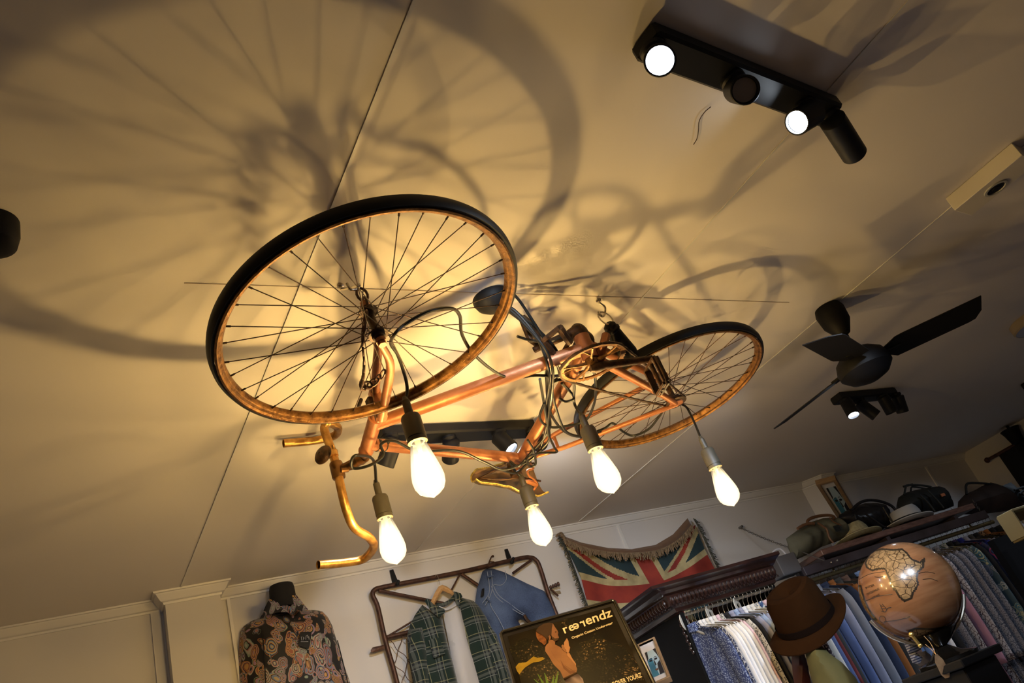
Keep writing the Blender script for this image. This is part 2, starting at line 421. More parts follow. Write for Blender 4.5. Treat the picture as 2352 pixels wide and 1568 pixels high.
# cornice: stepped moulding swept along the back wall, around the chimney breasts
CPROF = [(0.0, -0.085), (0.010, -0.085), (0.014, -0.070), (0.030, -0.064), (0.038, -0.052), (0.058, -0.022), (0.062, -0.014), (0.075, -0.012), (0.078, 0.0), (0.0, 0.0)]
def cornice(name, path, sc=0.5):
    mb = MB(); n = len(path); k = len(CPROF); vs = []; fs = []
    P = [np.array(p[:2]) for p in path]
    for i in range(n):
        dirs = []
        if i > 0: dirs.append((P[i] - P[i - 1]) / np.linalg.norm(P[i] - P[i - 1]))
        if i < n - 1: dirs.append((P[i + 1] - P[i]) / np.linalg.norm(P[i + 1] - P[i]))
        ns = [np.array([d[1], -d[0]]) for d in dirs]
        nn = sum(ns); nn = nn / np.linalg.norm(nn); nn = nn / max(0.3, (nn @ ns[0]))
        for (o, z) in CPROF: vs.append((P[i][0] + nn[0] * o * sc, P[i][1] + nn[1] * o * sc, ZC - 0.0005 + z * sc))
    for i in range(n - 1):
        for j in range(k):
            j2 = (j + 1) % k; fs.append((i * k + j, i * k + j2, (i + 1) * k + j2, (i + 1) * k + j))
    fs.append(tuple(range(k))); fs.append(tuple((n - 1) * k + j for j in range(k)))
    return struct(mb.add(vs, fs).build(name, M_TRIM, smooth=False))
pw = lambda x, off=0: tuple((np.array([x, wally(x), 0]) + WN * off)[:2])
XP0, XP1, XQ = 0.487, 0.686, 4.20
cornice('trim_1', [pw(XL), pw(XP0)])
cornice('trim_2', [pw(XP0, 0.0), pw(XP0, 0.085), pw(XP1, 0.085), pw(XP1, 0.0)], 0.54)
xq2 = 4.30
cornice('trim_3', [pw(XP1), pw(XQ), (pw(xq2)[0], pw(xq2)[1] - 0.08), (pw(4.385)[0], pw(4.385)[1] - 0.08), pw(4.385)])
cornice('trim_4', [pw(4.385), pw(XR)])
slab('wall_pillar', np.array([(XP0 + XP1) / 2, wally(0.6), (ZC - 0.03) / 2]) + WN * 0.0425, WU * ((XP1 - XP0) / 2), WN * 0.0425, (0, 0, (ZC - 0.03) / 2), M_WALL)
# chimney breast behind the shelf
mb = MB(); mb.prism([(*pw(XQ), 0.0), (pw(xq2)[0], pw(xq2)[1] - 0.079, 0.0), (pw(4.384)[0], pw(4.384)[1] - 0.079, 0.0), (*pw(4.384), 0.0)], (0, 0, ZC - 0.02))
struct(mb.build('wall_breast', M_WALL, smooth=False))
# thin cover strips: wall and ceiling joints
def strip(name, A, B, w, t, nrm, m):
    A = Vector(A); B = Vector(B); d = (B - A); L_ = d.length; d.normalize(); nrm = Vector(nrm); s_ = d.cross(nrm).normalized()
    return struct(MB().box((A + B) / 2 + nrm * (t / 2 + 0.0004), d * (L_ / 2), s_ * (w / 2), nrm * (t / 2)).build(name, m, smooth=False))
def wallstrip(name, xa, w=0.022, z1=ZC - 0.043):
    p = np.array([xa, wally(xa), 0]); return strip(name, p + np.array([0, 0, 0.12]), p + np.array([0, 0, z1]), w, 0.008, WN, M_TRIM)
wallstrip('trim_5', XP0 - 0.028, 0.035); wallstrip('trim_6', 0.728, 0.012); wallstrip('trim_7', 2.72, 0.016); wallstrip('trim_8', 5.52, 0.02)
for k, x in enumerate((0.54, 1.545, 2.455)):
    strip('trim_%d' % (9 + k), (x, -2.9, ZC), (x, 3.27 - WK * x, ZC), 0.006, 0.0022, (0, 0, -1), M_TRIM)
strip('trim_12', (0.30, 1.337, ZC), (2.2, 1.355, ZC), 0.0018, 0.0008, (0, 0, -1), mat('brown_joint_line', (0.42, 0.34, 0.27), 0.8))
mb = MB(); mb.tube(spline([atz(x, y, ZC - 0.004) for x, y in ((1633, 245), (1618, 258), (1606, 278), (1604, 300), (1601, 318), (1593, 332))], 6), 0.0010, 5)
tag(mb.build('loose_thread', mat('brown_thread', (0.05, 0.03, 0.02), 0.8)), 'thin brown curved thread on the ceiling below the nearest spotlight bar', 'thread')
# curtain and rod on the right wall
cu = thing('curtain', 'black curtain hanging from a thin rod in the far right corner', 'curtain', (XR - 0.06, 1.9, 0.3))
mb = MB(); c0 = np.array([XR - 0.05, 2.92, ZC - 0.14])
grid = []; nn_ = 60
for i in range(nn_ + 1):
    y = 2.88 - 2.2 * i / nn_; off = 0.016 * math.sin(i * 1.3) + 0.008 * math.sin(i * 2.9)
    grid.append((XR - 0.045 + off, y))
vs = [(x, y, ZC - 0.14) for x, y in grid] + [(x, y, 0.3) for x, y in grid] + [(x - 0.006, y, ZC - 0.14) for x, y in grid] + [(x - 0.006, y, 0.3) for x, y in grid]
q = nn_ + 1; fs = []
for i in range(nn_):
    fs += [(i, i + 1, q + i + 1, q + i), (2 * q + i, 2 * q + i + 1, 3 * q + i + 1, 3 * q + i), (i, i + 1, 2 * q + i + 1, 2 * q + i), (q + i, q + i + 1, 3 * q + i + 1, 3 * q + i)]
mb.add(vs, fs).build('curtain_cloth', M_BLKC, cu)
mb = MB(); mb.tube([(XR - 0.05, 2.96, ZC - 0.13), (XR - 0.05, 0.65, ZC - 0.13)], 0.012, 10); mb.sphere((XR - 0.05, 2.97, ZC - 0.13), 0.02); mb.build('curtain_rod', M_IRON, cu)

# =================================================================== the bicycle
ZB = CZ + 0.900                # height of the bicycle's middle plane, it hangs flat under the ceiling
bz = lambda px, py, dz=0.0: atz(px, py, ZB + dz)
fh = np.array([0.621, 1.211, CZ + 0.886]); fn = np.array([-0.057, 0.125, 0.990]); fn /= np.linalg.norm(fn)
rh = np.array([1.748, 1.596, CZ + 0.907]); rn = np.array([0.005, 0.069, 0.998]); rn /= np.linalg.norm(rn)
bike = thing('bicycle', 'rusty copper drop-handlebar bicycle hung on its side flat under the ceiling', 'bicycle', (1.2, 1.5, ZB - 0.25))
def dropw(mb, pts, r, **k): return mb.tube(pts, r, 14, **k)
def wheel(name, c, n, R, seed):
    u = np.cross(n, [0.3, 1, 0.1]); u /= np.linalg.norm(u); w = np.cross(n, u)
    P = lambda a, r, h: c + (u * math.cos(a) + w * math.sin(a)) * r + n * h
    mb = MB(); seg = 128
    # hooked rim section, rust inside; lower face is on the camera's side
    prof = [(R - 0.001, 0.012), (R - 0.003, -0.001), (R, -0.0145), (R - 0.004, -0.0155), (R - 0.007, -0.011), (R - 0.013, -0.0095), (R - 0.017, -0.004), (R - 0.018, 0.004), (R - 0.013, 0.0095), (R - 0.007, 0.011), (R - 0.004, 0.0155), (R, 0.0145)]
    vs = []; fs = []; k = len(prof)
    for i in range(seg):
        for (r, h) in prof: vs.append(P(2 * math.pi * i / seg, r, h))
    for i in range(seg):
        for j in range(k):
            fs.append((i * k + j, i * k + (j + 1) % k, ((i + 1) % seg) * k + (j + 1) % k, ((i + 1) % seg) * k + j))
    mb.add(vs, fs); wobj = mb.build(name, M_RIM, bike)
    mb = MB(); prof = [(R + 0.0005, -0.011), (R + 0.006, -0.012), (R + 0.010, -0.004), (R + 0.011, 0.006), (R + 0.009, 0.014), (R + 0.0005, 0.014)]; vs = []; fs = []; k = len(prof)
    for i in range(seg):
        for (r, h) in prof: vs.append(P(2 * math.pi * i / seg, r, h))
    for i in range(seg):
        for j in range(k): fs.append((i * k + j, i * k + (j + 1) % k, ((i + 1) % seg) * k + (j + 1) % k, ((i + 1) % seg) * k + j))
    mb.add(vs, fs).build('rim_band', M_TYRE, wobj)
    mb = MB(); mb.lathe(c - n * 0.05, n, [(0, 0.005), (0.008, 0.009), (0.010, 0.014), (0.016, 0.014), (0.017, 0.021), (0.0205, 0.021), (0.021, 0.011), (0.035, 0.009), (0.065, 0.009), (0.079, 0.011), (0.0795, 0.021), (0.083, 0.021), (0.084, 0.014), (0.090, 0.014), (0.092, 0.009), (0.1, 0.005)], 24, capA=True, capB=True)
    mb.build('hub', M_DARKRUST, wobj)
    for side in (0, 1):
        for i in range(18):
            a = 2 * math.pi * (i + 0.5 * side) / 18; off = (1 if i % 2 else -1) * 1.05
            A = P(a + off, 0.018, -0.0295 if side == 0 else 0.0295); B = P(a, R - 0.016, -0.002 if side == 0 else 0.002)
            B2 = B + (A - B) * 0.035
            mb = MB(); mb.tube([A, B2], 0.0011, 5); mb.tube([B2, B], 0.0021, 6)
            mb.build('spoke', M_DARKRUST, wobj)
    return wobj
fw = wheel('front_wheel', fh, fn, 0.311, 1); rw = wheel('rear_wheel', rh, rn, 0.311, 2)
# frame
head_lo = bz(862, 962); head_hi = bz(842, 1030); crown = bz(868, 930)
bb = bz(1346, 799); seatc = bz(1196, 1052)
fr = MB()
hd = (head_hi - head_lo) / np.linalg.norm(head_hi - head_lo)
fr.tube([head_lo - hd * 0.012, head_lo, head_hi, head_hi + hd * 0.012], [0.0205, 0.0185, 0.0185, 0.0205], 16)
dt0 = head_lo + hd * 0.03
tt0 = head_hi - hd * 0.028
fr.tube([dt0, bb], 0.0175, 16); fr.tube([tt0, seatc], 0.0170, 16); sd = (seatc - bb) / np.linalg.norm(seatc - bb)
fr.tube([bb, seatc + sd * 0.025], 0.0180, 16)
fr.lathe(bb - np.array([0, 0, 0.036]), (0, 0, 1), [(0, 0.021), (0.072, 0.021)], 20, capA=True, capB=True)
for k in (-1, 1):                                 # stays, left one uppermost
    end = rh + rn * 0.052 * k
    d = end - bb
    fr.tube(spline([bb + np.array([0, 0, 0.02 * k]) + d * 0.03, bb + d * 0.3 + np.array([0, 0, 0.012 * k]), bb + d * 0.72, end - d * 0.02], 6), [0.0125] * 8 + [0.0115] * 6 + [0.010] * 4 + [0.008], 12)
    d2 = end - seatc; br = seatc + d2 * 0.22
    fr.tube(spline([seatc + np.array([0, 0, 0.008 * k]), br + np.array([0, 0, 0.012 * k]), seatc + d2 * 0.34 + np.array([0, 0, 0.030 * k]) - np.array([0, 0, 0.052 * k * 0.34]), end], 6), 0.0078, 12)
    fr.prism([tuple(end + v) for v in (np.array([-0.03, -0.012, 0]), np.array([0.006, -0.022, 0]), np.array([0.022, -0.006, 0]), np.array([0.012, 0.02, 0]), np.array([-0.02, 0.022, 0]))], (0, 0, 0.005))
d2 = (rh - seatc); br = seatc + d2 * 0.24
fr.tube([br - np.array([0, 0, 0.03]), br + np.array([0, 0, 0.03])], 0.006, 10)
d2 = rh - bb; br = bb + d2 * 0.13
fr.tube([br - np.array([0, 0, 0.022]), br + np.array([0, 0, 0.022])], 0.008, 10)
fr.build('frame', M_RUST, bike)
# fork
fk = MB(); fk.tube([head_lo, crown], 0.0145, 14)
cr = crown - (head_lo - crown) * 0.0
fk.box(crown, np.array([0, 0, 0.043]), hd * 0.014, np.cross(hd, [0, 0, 1]) * 0.014, bev=0.004)
for k in (-1, 1):
    tip = fh + fn * 0.048 * k; st = crown + np.array([0, 0, 0.036 * k]); d = tip - st
    side = np.cross(hd, [0, 0, 1.0])
    bow = side * (0.02)
    P_ = spline([st, st + d * 0.35 + bow * 0.6, st + d * 0.72 + bow, tip - d * 0.04, tip], 6)
    fk.tube(P_, [0.0125 - 0.0065 * i / (len(P_) - 1) for i in range(len(P_))], 12)
    fk.lathe(tip - fn * 0.004, fn, [(0, 0.011), (0.008, 0.011)], 14, capA=True, capB=True)
    fk.lathe(tip + fn * (0.004 if k > 0 else -0.012), fn, [(0, 0.009), (0.008, 0.009)], 6, capA=True, capB=True)
fk.build('fork', M_RUST, bike)
# stem and handlebar (its width runs vertically)
clamp = bz(775, 1080); sq = head_hi + hd * 0.02
st = MB(); q2 = sq + hd * 0.045
st.tube([head_hi, q2], 0.012, 14)
st.lathe(head_hi + hd * 0.012, hd, [(0, 0.019), (0.008, 0.019), (0.009, 0.016), (0.02, 0.015)], 18, capA=True, capB=True)
st.tube(spline([q2 - hd * 0.02, q2 + (clamp - q2) * 0.3, clamp], 6), [0.017] * 4 + [0.014] * 5 + [0.0125] * 4, 14)
st.lathe(clamp - np.array([0, 0, 0.024]), (0, 0, 1), [(0, 0.017), (0.005, 0.0185), (0.043, 0.0185), (0.048, 0.017)], 18, capA=True, capB=True)
cl_out = (clamp - q2) / np.linalg.norm(clamp - q2)
st.tube([clamp + np.array([0.0, -0.026, -0.013]), clamp + np.array([0.02, -0.026, -0.013])], 0.007, 8)
st.build('stem', mat('brown_stem', (0.07, 0.035, 0.015), 0.35, 0.7, col2=(0.30, 0.15, 0.05), scale=25), bike)
def vat(base, py):          # height at which a vertical line through base meets picture row py
    z = vz(base, py); return np.array([base[0], base[1], z])
fwd = np.array([-0.975, -0.19, 0.0]); fwd /= np.linalg.norm(fwd)     # bicycle's forward direction
upb = np.array([0.19, -0.975, 0.0])                                   # towards the wheels
hb = MB()
def hbz(px, py, dz): return atz(px, py, ZB + dz)
lowpts = [clamp, hbz(783, 1120, -0.055), hbz(797, 1175, -0.12), hbz(815, 1212, -0.155), hbz(848, 1234, -0.172), hbz(858, 1256, -0.178), hbz(835, 1283, -0.180), hbz(790, 1292, -0.180), hbz(731, 1297, -0.180)]
uppts = [clamp, hbz(764, 1040, 0.055), hbz(751, 1005, 0.105), hbz(745, 982, 0.135), hbz(756, 971, 0.146), hbz(776, 982, 0.152), hbz(768, 1000, 0.155), hbz(725, 1011, 0.156), hbz(651, 1018, 0.156)]
allp = list(reversed(uppts)) + lowpts[1:]
hb.tube(spline(allp, 8), 0.0122, 16, cap=False)
for e, e2 in ((allp[0], allp[1]), (allp[-1], allp[-2])):
    d = (e2 - e) / np.linalg.norm(e2 - e)
    hb.lathe(e + d * 0.02, -d, [(0, 0.0105), (0.0195, 0.0108), (0.0203, 0.0124), (0.019, 0.0127)], 16)
    hb.lathe(e + d * 0.012, -d, [(0, 0.0), (0.0001, 0.0115)], 16, mi=1)
hb.build('handlebar', [M_BAR, M_BLK], bike)
# bell with its bracket and lever, on the upper half of the bar
bm_ = MB(); bc = hbz(745, 1046, 0.035); ax = fwd * 0.8 + np.array([0, 0, 0.25]) + upb * 0.3; ax /= np.linalg.norm(ax)
bm_.lathe(bc, ax, [(-0.004, 0.005), (0.0, 0.026), (0.004, 0.028), (0.010, 0.026), (0.015, 0.020), (0.019, 0.010), (0.020, 0.002)], 24, capA=True)
bell = bm_.build('bell', M_DARKRUST, bike)
mb = MB(); cpos = hbz(764, 1042, 0.05)
mb.lathe(cpos - np.array([0, 0, 0.008]), (0, 0, 1), [(0, 0.0152), (0.016, 0.0152)], 16, capA=True, capB=True)
mb.tube(spline([cpos, hbz(772, 1050, 0.04), hbz(768, 1040, 0.05), hbz(765, 1022, 0.07)], 5), [0.005] * 6 + [0.004] * 10, 8)
mb.tube([cpos, bc], 0.006, 8)
mb.build('bell_bracket', M_BAR, bike)
# seat post and saddle
spd = sd; sp_top = seatc + spd * 0.085
mb = MB(); mb.tube([seatc + spd * 0.01, sp_top], 0.0125, 14)
mb.lathe(seatc + spd * 0.022, spd, [(0, 0.019), (0.014, 0.019)], 16, capA=True, capB=True)
mb.build('seat_post', M_RUST, bike)
nose = atz(1086, 1098, ZB + 0.0); rearc = sp_top + np.array([0.13, 0.035, 0.0])
sdir = (rearc - nose); SL = np.linalg.norm(sdir[:2]); sdir = np.array([sdir[0], sdir[1], 0]) / SL
sup = np.array([-sdir[1], sdir[0], 0.0])            # direction of the sitting face (away from wheels)
if sup @ sd < 0: sup = -sup
sad = MB(); NS = 28; NT = 17; vs = []; fs = []; mi_ = []
def half(t):
    pr = [(0, 0.014), (0.06, 0.026), (0.25, 0.031), (0.45, 0.042), (0.65, 0.070), (0.85, 0.088), (1.0, 0.080)]
    for (a, b), (c_, d_) in zip(pr, pr[1:]):
        if t <= c_: k = (t - a) / (c_ - a); k = k * k * (3 - 2 * k); return b + (d_ - b) * k
    return pr[-1][1]
for shell in (0, 1):
    for i in range(NS + 1):
        t = i / NS; w_ = half(t) - shell * 0.004; yb = sup * (0.032 + 0.012 * math.sin(t * 3.1) - 0.02 * (1 - t) + 0.012 * t) - sup * 0.003 * shell
        for j in range(NT):
            a = -1 + 2 * j / (NT - 1); drop = 0.040 * (abs(a) ** 2.6) * (0.7 + 0.3 * t)
            lat = w_ * (math.sin(a * math.pi / 2) if abs(a) < 1 else a)
            vs.append(nose + sdir * (t * SL) + yb - sup * drop + np.array([0, 0, lat]))
q = NT; tot = (NS + 1) * NT
for i in range(NS):
    for j in range(NT - 1):
        a = i * q + j; fs.append((a, a + 1, a + q + 1, a + q)); mi_.append(0)
        a += tot; fs.append((a, a + q, a + q + 1, a + 1)); mi_.append(1)
for i in range(NS):
    for j in (0, NT - 1):
        a = i * q + j; fs.append((a, a + q, a + q + tot, a + tot)); mi_.append(2)
for j in range(NT - 1):
    for i in (0, NS): a = i * q + j; fs.append((a, a + 1, a + 1 + tot, a + tot)); mi_.append(2)
o = len(sad.v); sad.v += [tuple(v) for v in vs]; sad.f += fs; sad.m += mi_
saddle = sad.build('saddle', [M_STRAPLE, M_SADU, M_GOLD], bike)
edge = MB()
for j in (0, NT - 1): edge.tube([vs[i * q + j] for i in range(0, NS + 1, 1)], 0.0020, 6)
edge.tube([vs[j] for j in range(NT)], 0.0024, 6)
edge.build('gold_edge', M_GOLD, saddle)
rl = MB()
for k in (-1, 1):
    rl.tube(spline([nose + sdir * 0.03 + sup * 0.005, nose + sdir * (SL * 0.35) - sup * 0.006 + np.array([0, 0, 0.018 * k]), nose + sdir * (SL * 0.62) - sup * 0.012 + np.array([0, 0, 0.022 * k]), nose + sdir * (SL * 0.95) + sup * 0.008 + np.array([0, 0, 0.034 * k])], 6), 0.0035, 8)
rl.box(sp_top - sup * 0.004, sdir * 0.018, sup * 0.012, (0, 0, 0.026), bev=0.003)
rl.build('saddle_rail', M_DARKRUST, saddle)
# bent copper bracket behind the saddle
mb = MB(); q_ = atz(1215, 1062, ZB - 0.03)
mb.tube(spline([q_, atz(1225, 1075, ZB - 0.03), atz(1212, 1080, ZB - 0.03), atz(1215, 1092, ZB - 0.04), atz(1226, 1100, ZB - 0.04), atz(1233, 1112, ZB - 0.05), atz(1222, 1128, ZB - 0.06), atz(1208, 1128, ZB - 0.06)], 5), 0.004, 8)
mb.tube(spline([atz(1196, 1108, ZB - 0.04), atz(1214, 1106, ZB - 0.045), atz(1232, 1113, ZB - 0.05)], 5), [0.006] * 5 + [0.008] * 6, 10)
mb.build('bent_bracket', M_RUST, bike)
# drivetrain, on the lower (camera) side
crk = MB(); cz_ = np.array([0, 0, -1.0]); cc = bb + cz_ * 0.045
R1 = 0.088; nt = 46; vs = []; ring = []
for rr, hh in ((R1, 0.002), (R1, -0.002), (R1 - 0.011, -0.002), (R1 - 0.011, 0.002)):
    for i in range(nt * 2):
        a = math.pi * i / nt; r_ = rr + (0.004 if (i % 2 and rr == R1) else 0)
        vs.append(cc + np.array([r_ * math.cos(a), r_ * math.sin(a), hh]))
n2 = nt * 2; fs = []
for L_ in range(4):
    for i in range(n2): fs.append((L_ * n2 + i, L_ * n2 + (i + 1) % n2, ((L_ + 1) % 4) * n2 + (i + 1) % n2, ((L_ + 1) % 4) * n2 + i))
crk.add(vs, fs)
for i in range(5):
    a = i * 2 * math.pi / 5 + 0.3
    d = np.array([math.cos(a), math.sin(a), 0]); e = np.array([-math.sin(a), math.cos(a), 0])
    crk.tube([cc + d * 0.012, cc + d * 0.042, cc + d * 0.08 + e * 0.006], [0.006, 0.004, 0.004], 8)
    crk.tube([cc + d * 0.042, cc + d * 0.08 - e * 0.02], 0.003, 8)
crk.lathe(cc + cz_ * -0.006, cz_, [(0, 0.018), (0.014, 0.016), (0.018, 0.011)], 18, capA=True, capB=True)
crk.build('chainring', M_RIM, bike)
def crank(side, direction, L_=0.165):
    d = np.array(direction); d /= np.linalg.norm(d); h = np.array([0, 0, side])
    A = bb + h * 0.060; B = A + d * L_ + h * 0.010
    mb = MB(); mb.tube([A - d * 0.012, A, A + d * 0.03, B, B + d * 0.012], [0.009, 0.015, 0.011, 0.0095, 0.009], 12)
    mb.tube([bb + h * 0.034, A + h * 0.006], 0.009, 10)
    mb.build('crank_arm', M_DARKRUST, bike)
    pc = B + h * 0.05; s_ = np.array([-d[1], d[0], 0])
    pd = MB(); pd.tube([B, B + h * 0.095], [0.007, 0.005], 10)
    for k in (-1, 1):
        pd.tube(spline([B + h * 0.012 + s_ * 0.018 * k, B + h * 0.018 + s_ * 0.036 * k, B + h * 0.085 + s_ * 0.036 * k, B + h * 0.092 + s_ * 0.012 * k], 5), 0.0035, 8)
        pd.box(B + h * 0.05 + s_ * 0.034 * k, h * 0.036, s_ * 0.003, d * 0.009)
    pd.box(B + h * 0.016, s_ * 0.034, h * 0.003, d * 0.009); pd.box(B + h * 0.090, s_ * 0.03, h * 0.003, d * 0.009)
    return pd, B, h, s_, d
pd, B_, h_, s__, d__ = crank(-1, (0.93, -0.30, 0), 0.15)
pd.build('pedal', M_DARKRUST, bike)
pd, B_, h_, s__, d__ = crank(1, (bz(1268, 798, 0.05) - bb) * np.array([1, 1, 0]), 0.12)
pd.build('pedal', M_DARKRUST, bike)
# chain and sprocket
ch = MB(); sp = rh - rn * 0.040
cpts = []
dd = sp - cc; dd[2] = 0; dd /= np.linalg.norm(dd); ee = np.array([-dd[1], dd[0], 0])
a0 = math.atan2(ee[1], ee[0])
for i in range(13): a = a0 + math.pi * i / 12; cpts.append(cc + np.array([math.cos(a), math.sin(a), 0]) * (R1 + 0.001))
for i in range(1, 30): cpts.append(cpts[12] + ((sp - ee * 0.032) - cpts[12]) * i / 30)
for i in range(9): a = a0 + math.pi + math.pi * i / 8; cpts.append(sp + np.array([math.cos(a), math.sin(a), 0]) * 0.032)
last = cpts[-1].copy(); first = cpts[0]
for i in range(1, 30): cpts.append(last + (first - last) * i / 30 - np.array([0, 0, 0.006 * math.sin(math.pi * i / 30)]))
ch.tube(cpts, [0.0032 if i % 2 else 0.0046 for i in range(len(cpts))], 6, closed=True)
ch.build('chain', M_DARKRUST, bike)
MB().lathe(sp - rn * 0.008, rn, [(0, 0.026), (0.001, 0.035), (0.004, 0.035), (0.005, 0.028), (0.010, 0.031), (0.013, 0.022), (0.02, 0.02)], 28, capA=True, capB=True).build('sprocket', M_DARKRUST, bike)
# tapered black sleeve that the rear ceiling hook holds
tA = atz(1396, 742, ZB + 0.10); tB = atz(1452, 828, ZB + 0.01)
mb = MB(); ax = (tB - tA); L_ = np.linalg.norm(ax)
mb.lathe(tA, ax, [(0, 0.010), (0.008, 0.018), (0.016, 0.019), (0.020, 0.023), (0.026, 0.023), (0.03, 0.020), (L_ * 0.8, 0.029), (L_, 0.024)], 22, capA=True, capB=True)
mb.build('hanging_sleeve', M_BLK, bike)
mb = MB(); mb.tube([atz(1392, 770, ZB + 0.02), atz(1384, 800, ZB - 0.02), atz(1377, 842, ZB - 0.05)], [0.012, 0.011, 0.013], 12); mb.build('crank_arm', M_RUST, bike)
# dark boxy clamp and brown lever by the cable bundle
mb = MB(); a = atz(1248, 782, ZB + 0.03); b = atz(1285, 752, ZB + 0.03); c_ = atz(1272, 815, ZB + 0.01)
mb.tube([a, b], 0.007, 8); mb.tube([a, c_], 0.010, 8); mb.tube([b, b + (c_ - a)], 0.010, 8); mb.tube([atz(1310, 780, ZB + .03), atz(1290, 815, ZB + 0.01)], 0.006, 8)
mb.build('toe_clip', M_DARKRUST, bike)
mb = MB(); mb.sphere(atz(1332, 768, ZB + 0.05), 0.028, sc=(0.9, 0.8, 1.2)); mb.sphere(atz(1348, 780, ZB + 0.04), 0.022, sc=(0.9, 0.9, 1.2)); mb.sphere(atz(1338, 800, ZB + 0.02), 0.028)
mb.build('pedal_block', M_DARKRUST, bike)
# cable along the frame underside, front brake caliper at the crown
mb = MB(); mb.tube(spline([crown + np.array([-.03, -.02, -.03]), crown + np.array([-.045, 0.01, 0.0]), crown + np.array([-.03, .02, .03])], 6), 0.005, 8)
mb.box(crown + np.array([-0.02, 0, 0]), (0.006, 0, 0), (0, 0.012, 0), (0, 0, 0.02), bev=0.002); mb.build('brake_caliper', M_DARKRUST, bike)

# chains and hooks that hold it up
def chainlinks(mb, A, B, n, ll, r=0.0022, sag=0.0, wid=0.35):
    A = np.array(A); B = np.array(B)
    for i in range(n):
        t = (i + 0.5) / n; c = A + (B - A) * t - np.array([0, 0, sag * 4 * t * (1 - t)])
        t2 = t + 0.01; d = (A + (B - A) * t2 - np.array([0, 0, sag * 4 * t2 * (1 - t2)])) - c; d /= np.linalg.norm(d)
        u = np.cross(d, [0.2, 0.1, 1.0] if abs(d[2]) < 0.9 else [1, 0, 0]); u /= np.linalg.norm(u); w = np.cross(d, u)
        s_ = u if i % 2 else w
        pts = [c + d * (ll / 2 * math.cos(a)) * (1.0 if True else 1) + s_ * (ll * wid * math.sin(a)) for a in [2 * math.pi * k / 12 for k in range(12)]]
        mb.tube(pts, r, 6, closed=True)
def hook(px, py, P1, label):
    A = atz(px, py, ZC); o = thing('ceiling_hook', label, 'hook', (A[0], A[1], ZC - 0.09), 'hooks that carry the bicycle')
    mb = MB(); mb.lathe((A[0], A[1], ZC - 0.0005), (0, 0, -1), [(0, 0.008), (0.003, 0.008), (0.005, 0.0035), (0.012, 0.0035)], 12, capA=True, capB=True)
    P1 = np.array(P1); A2 = A - np.array([0, 0, 0.012]); m_ = (A2 + P1) / 2
    mb.tube(spline([A2, A2 + (P1 - A2) * 0.4 + np.array([0.008, -0.006, 0]), P1 + np.array([0.010, 0.0, 0.012]), P1, P1 + np.array([-0.014, -0.004, -0.004]), P1 + np.array([-0.02, -0.006, 0.01])], 6), 0.0032, 8)
    mb.build('hook', M_CHROME, o)
    return o
H1 = hook(1374, 688, atz(1387, 725, ZC - 0.045), 'steel hook in the ceiling above the pedals')
mb = MB(); chainlinks(mb, atz(1387, 722, ZC - 0.042), tA + np.array([0, 0, 0.004]), 1, 0.062, 0.0025); mb.build('link', M_CHROME, H1)
tipu = fh + fn * 0.05
H2 = hook(782, 655, tipu + np.array([-0.015, -0.01, 0.035]), 'steel hook in the ceiling above the front wheel hub')
mb = MB(); chainlinks(mb, tipu + np.array([0, 0, 0.042]), tipu + np.array([0, 0, -0.01]), 2, 0.034, 0.003); mb.build('link', M_IRON, H2)
# loose loops of chain wound around the front axle and fork
mb = MB()
P0 = fh - fn * 0.06
cp = spline([P0 + np.array([-0.03, -0.03, 0.06]), P0 + np.array([-0.035, 0.01, 0.02]), P0 + np.array([-0.02, 0.06, 0]), P0 + np.array([-0.005, 0.12, -0.005]), P0 + np.array([0.01, 0.17, 0.01]), P0 + np.array([0.05, 0.19, 0.03]), P0 + np.array([0.055, 0.13, 0.02])], 5)
for a, b in zip(cp[::2], cp[2::2]):
    chainlinks(mb, a, b, 1, 0.030, 0.0024, wid=0.3)
tag(mb.build('lock_chain', M_IRON), 'dark steel chain looped around the front hub and fork', 'chain')

# =================================================================== pendant bulbs and their cables
M_GLASS = None
def bulbglass():
    m = bpy.data.materials.new('glowing_bulb_glass'); m.use_nodes = True; N, L = nodes(m); N.clear()
    tc = N.new('ShaderNodeTexCoord'); sx = N.new('ShaderNodeSeparateXYZ'); L.new(tc.outputs['Object'], sx.inputs[0])
    mr = N.new('ShaderNodeMapRange'); mr.inputs[1].default_value = 0.058; mr.inputs[2].default_value = 0.012; mr.inputs[3].default_value = 0.30; mr.inputs[4].default_value = 1.9
    L.new(sx.outputs[2], mr.inputs[0])
    e = N.new('ShaderNodeEmission'); e.inputs[0].default_value = (1.0, 0.80, 0.50, 1); L.new(mr.outputs[0], e.inputs[1])
    t = N.new('ShaderNodeBsdfTransparent'); t.inputs[0].default_value = (1.0, 0.93, 0.8, 1)
    a = N.new('ShaderNodeAddShader'); L.new(e.outputs[0], a.inputs[0]); L.new(t.outputs[0], a.inputs[1])
    gl = N.new('ShaderNodeBsdfGlossy'); gl.inputs['Roughness'].default_value = 0.05
    fr_ = N.new('ShaderNodeFresnel'); fr_.inputs[0].default_value = 1.35; mx = N.new('ShaderNodeMixShader')
    L.new(fr_.outputs[0], mx.inputs[0]); L.new(a.outputs[0], mx.inputs[1]); L.new(gl.outputs[0], mx.inputs[2])
    o = N.new('ShaderNodeOutputMaterial'); L.new(mx.outputs[0], o.inputs[0]); return m
M_GLASS = bulbglass(); M_FIL = emit('led_filament', (1.0, 0.8, 0.5), 40)
glass_prof = [(0.0, 0.0125), (0.006, 0.0155), (0.02, 0.0195), (0.045, 0.0255), (0.07, 0.0310), (0.085, 0.0325), (0.098, 0.0305), (0.109, 0.0240), (0.116, 0.0150), (0.120, 0.0070), (0.1225, 0.0025), (0.124, 0.0)]
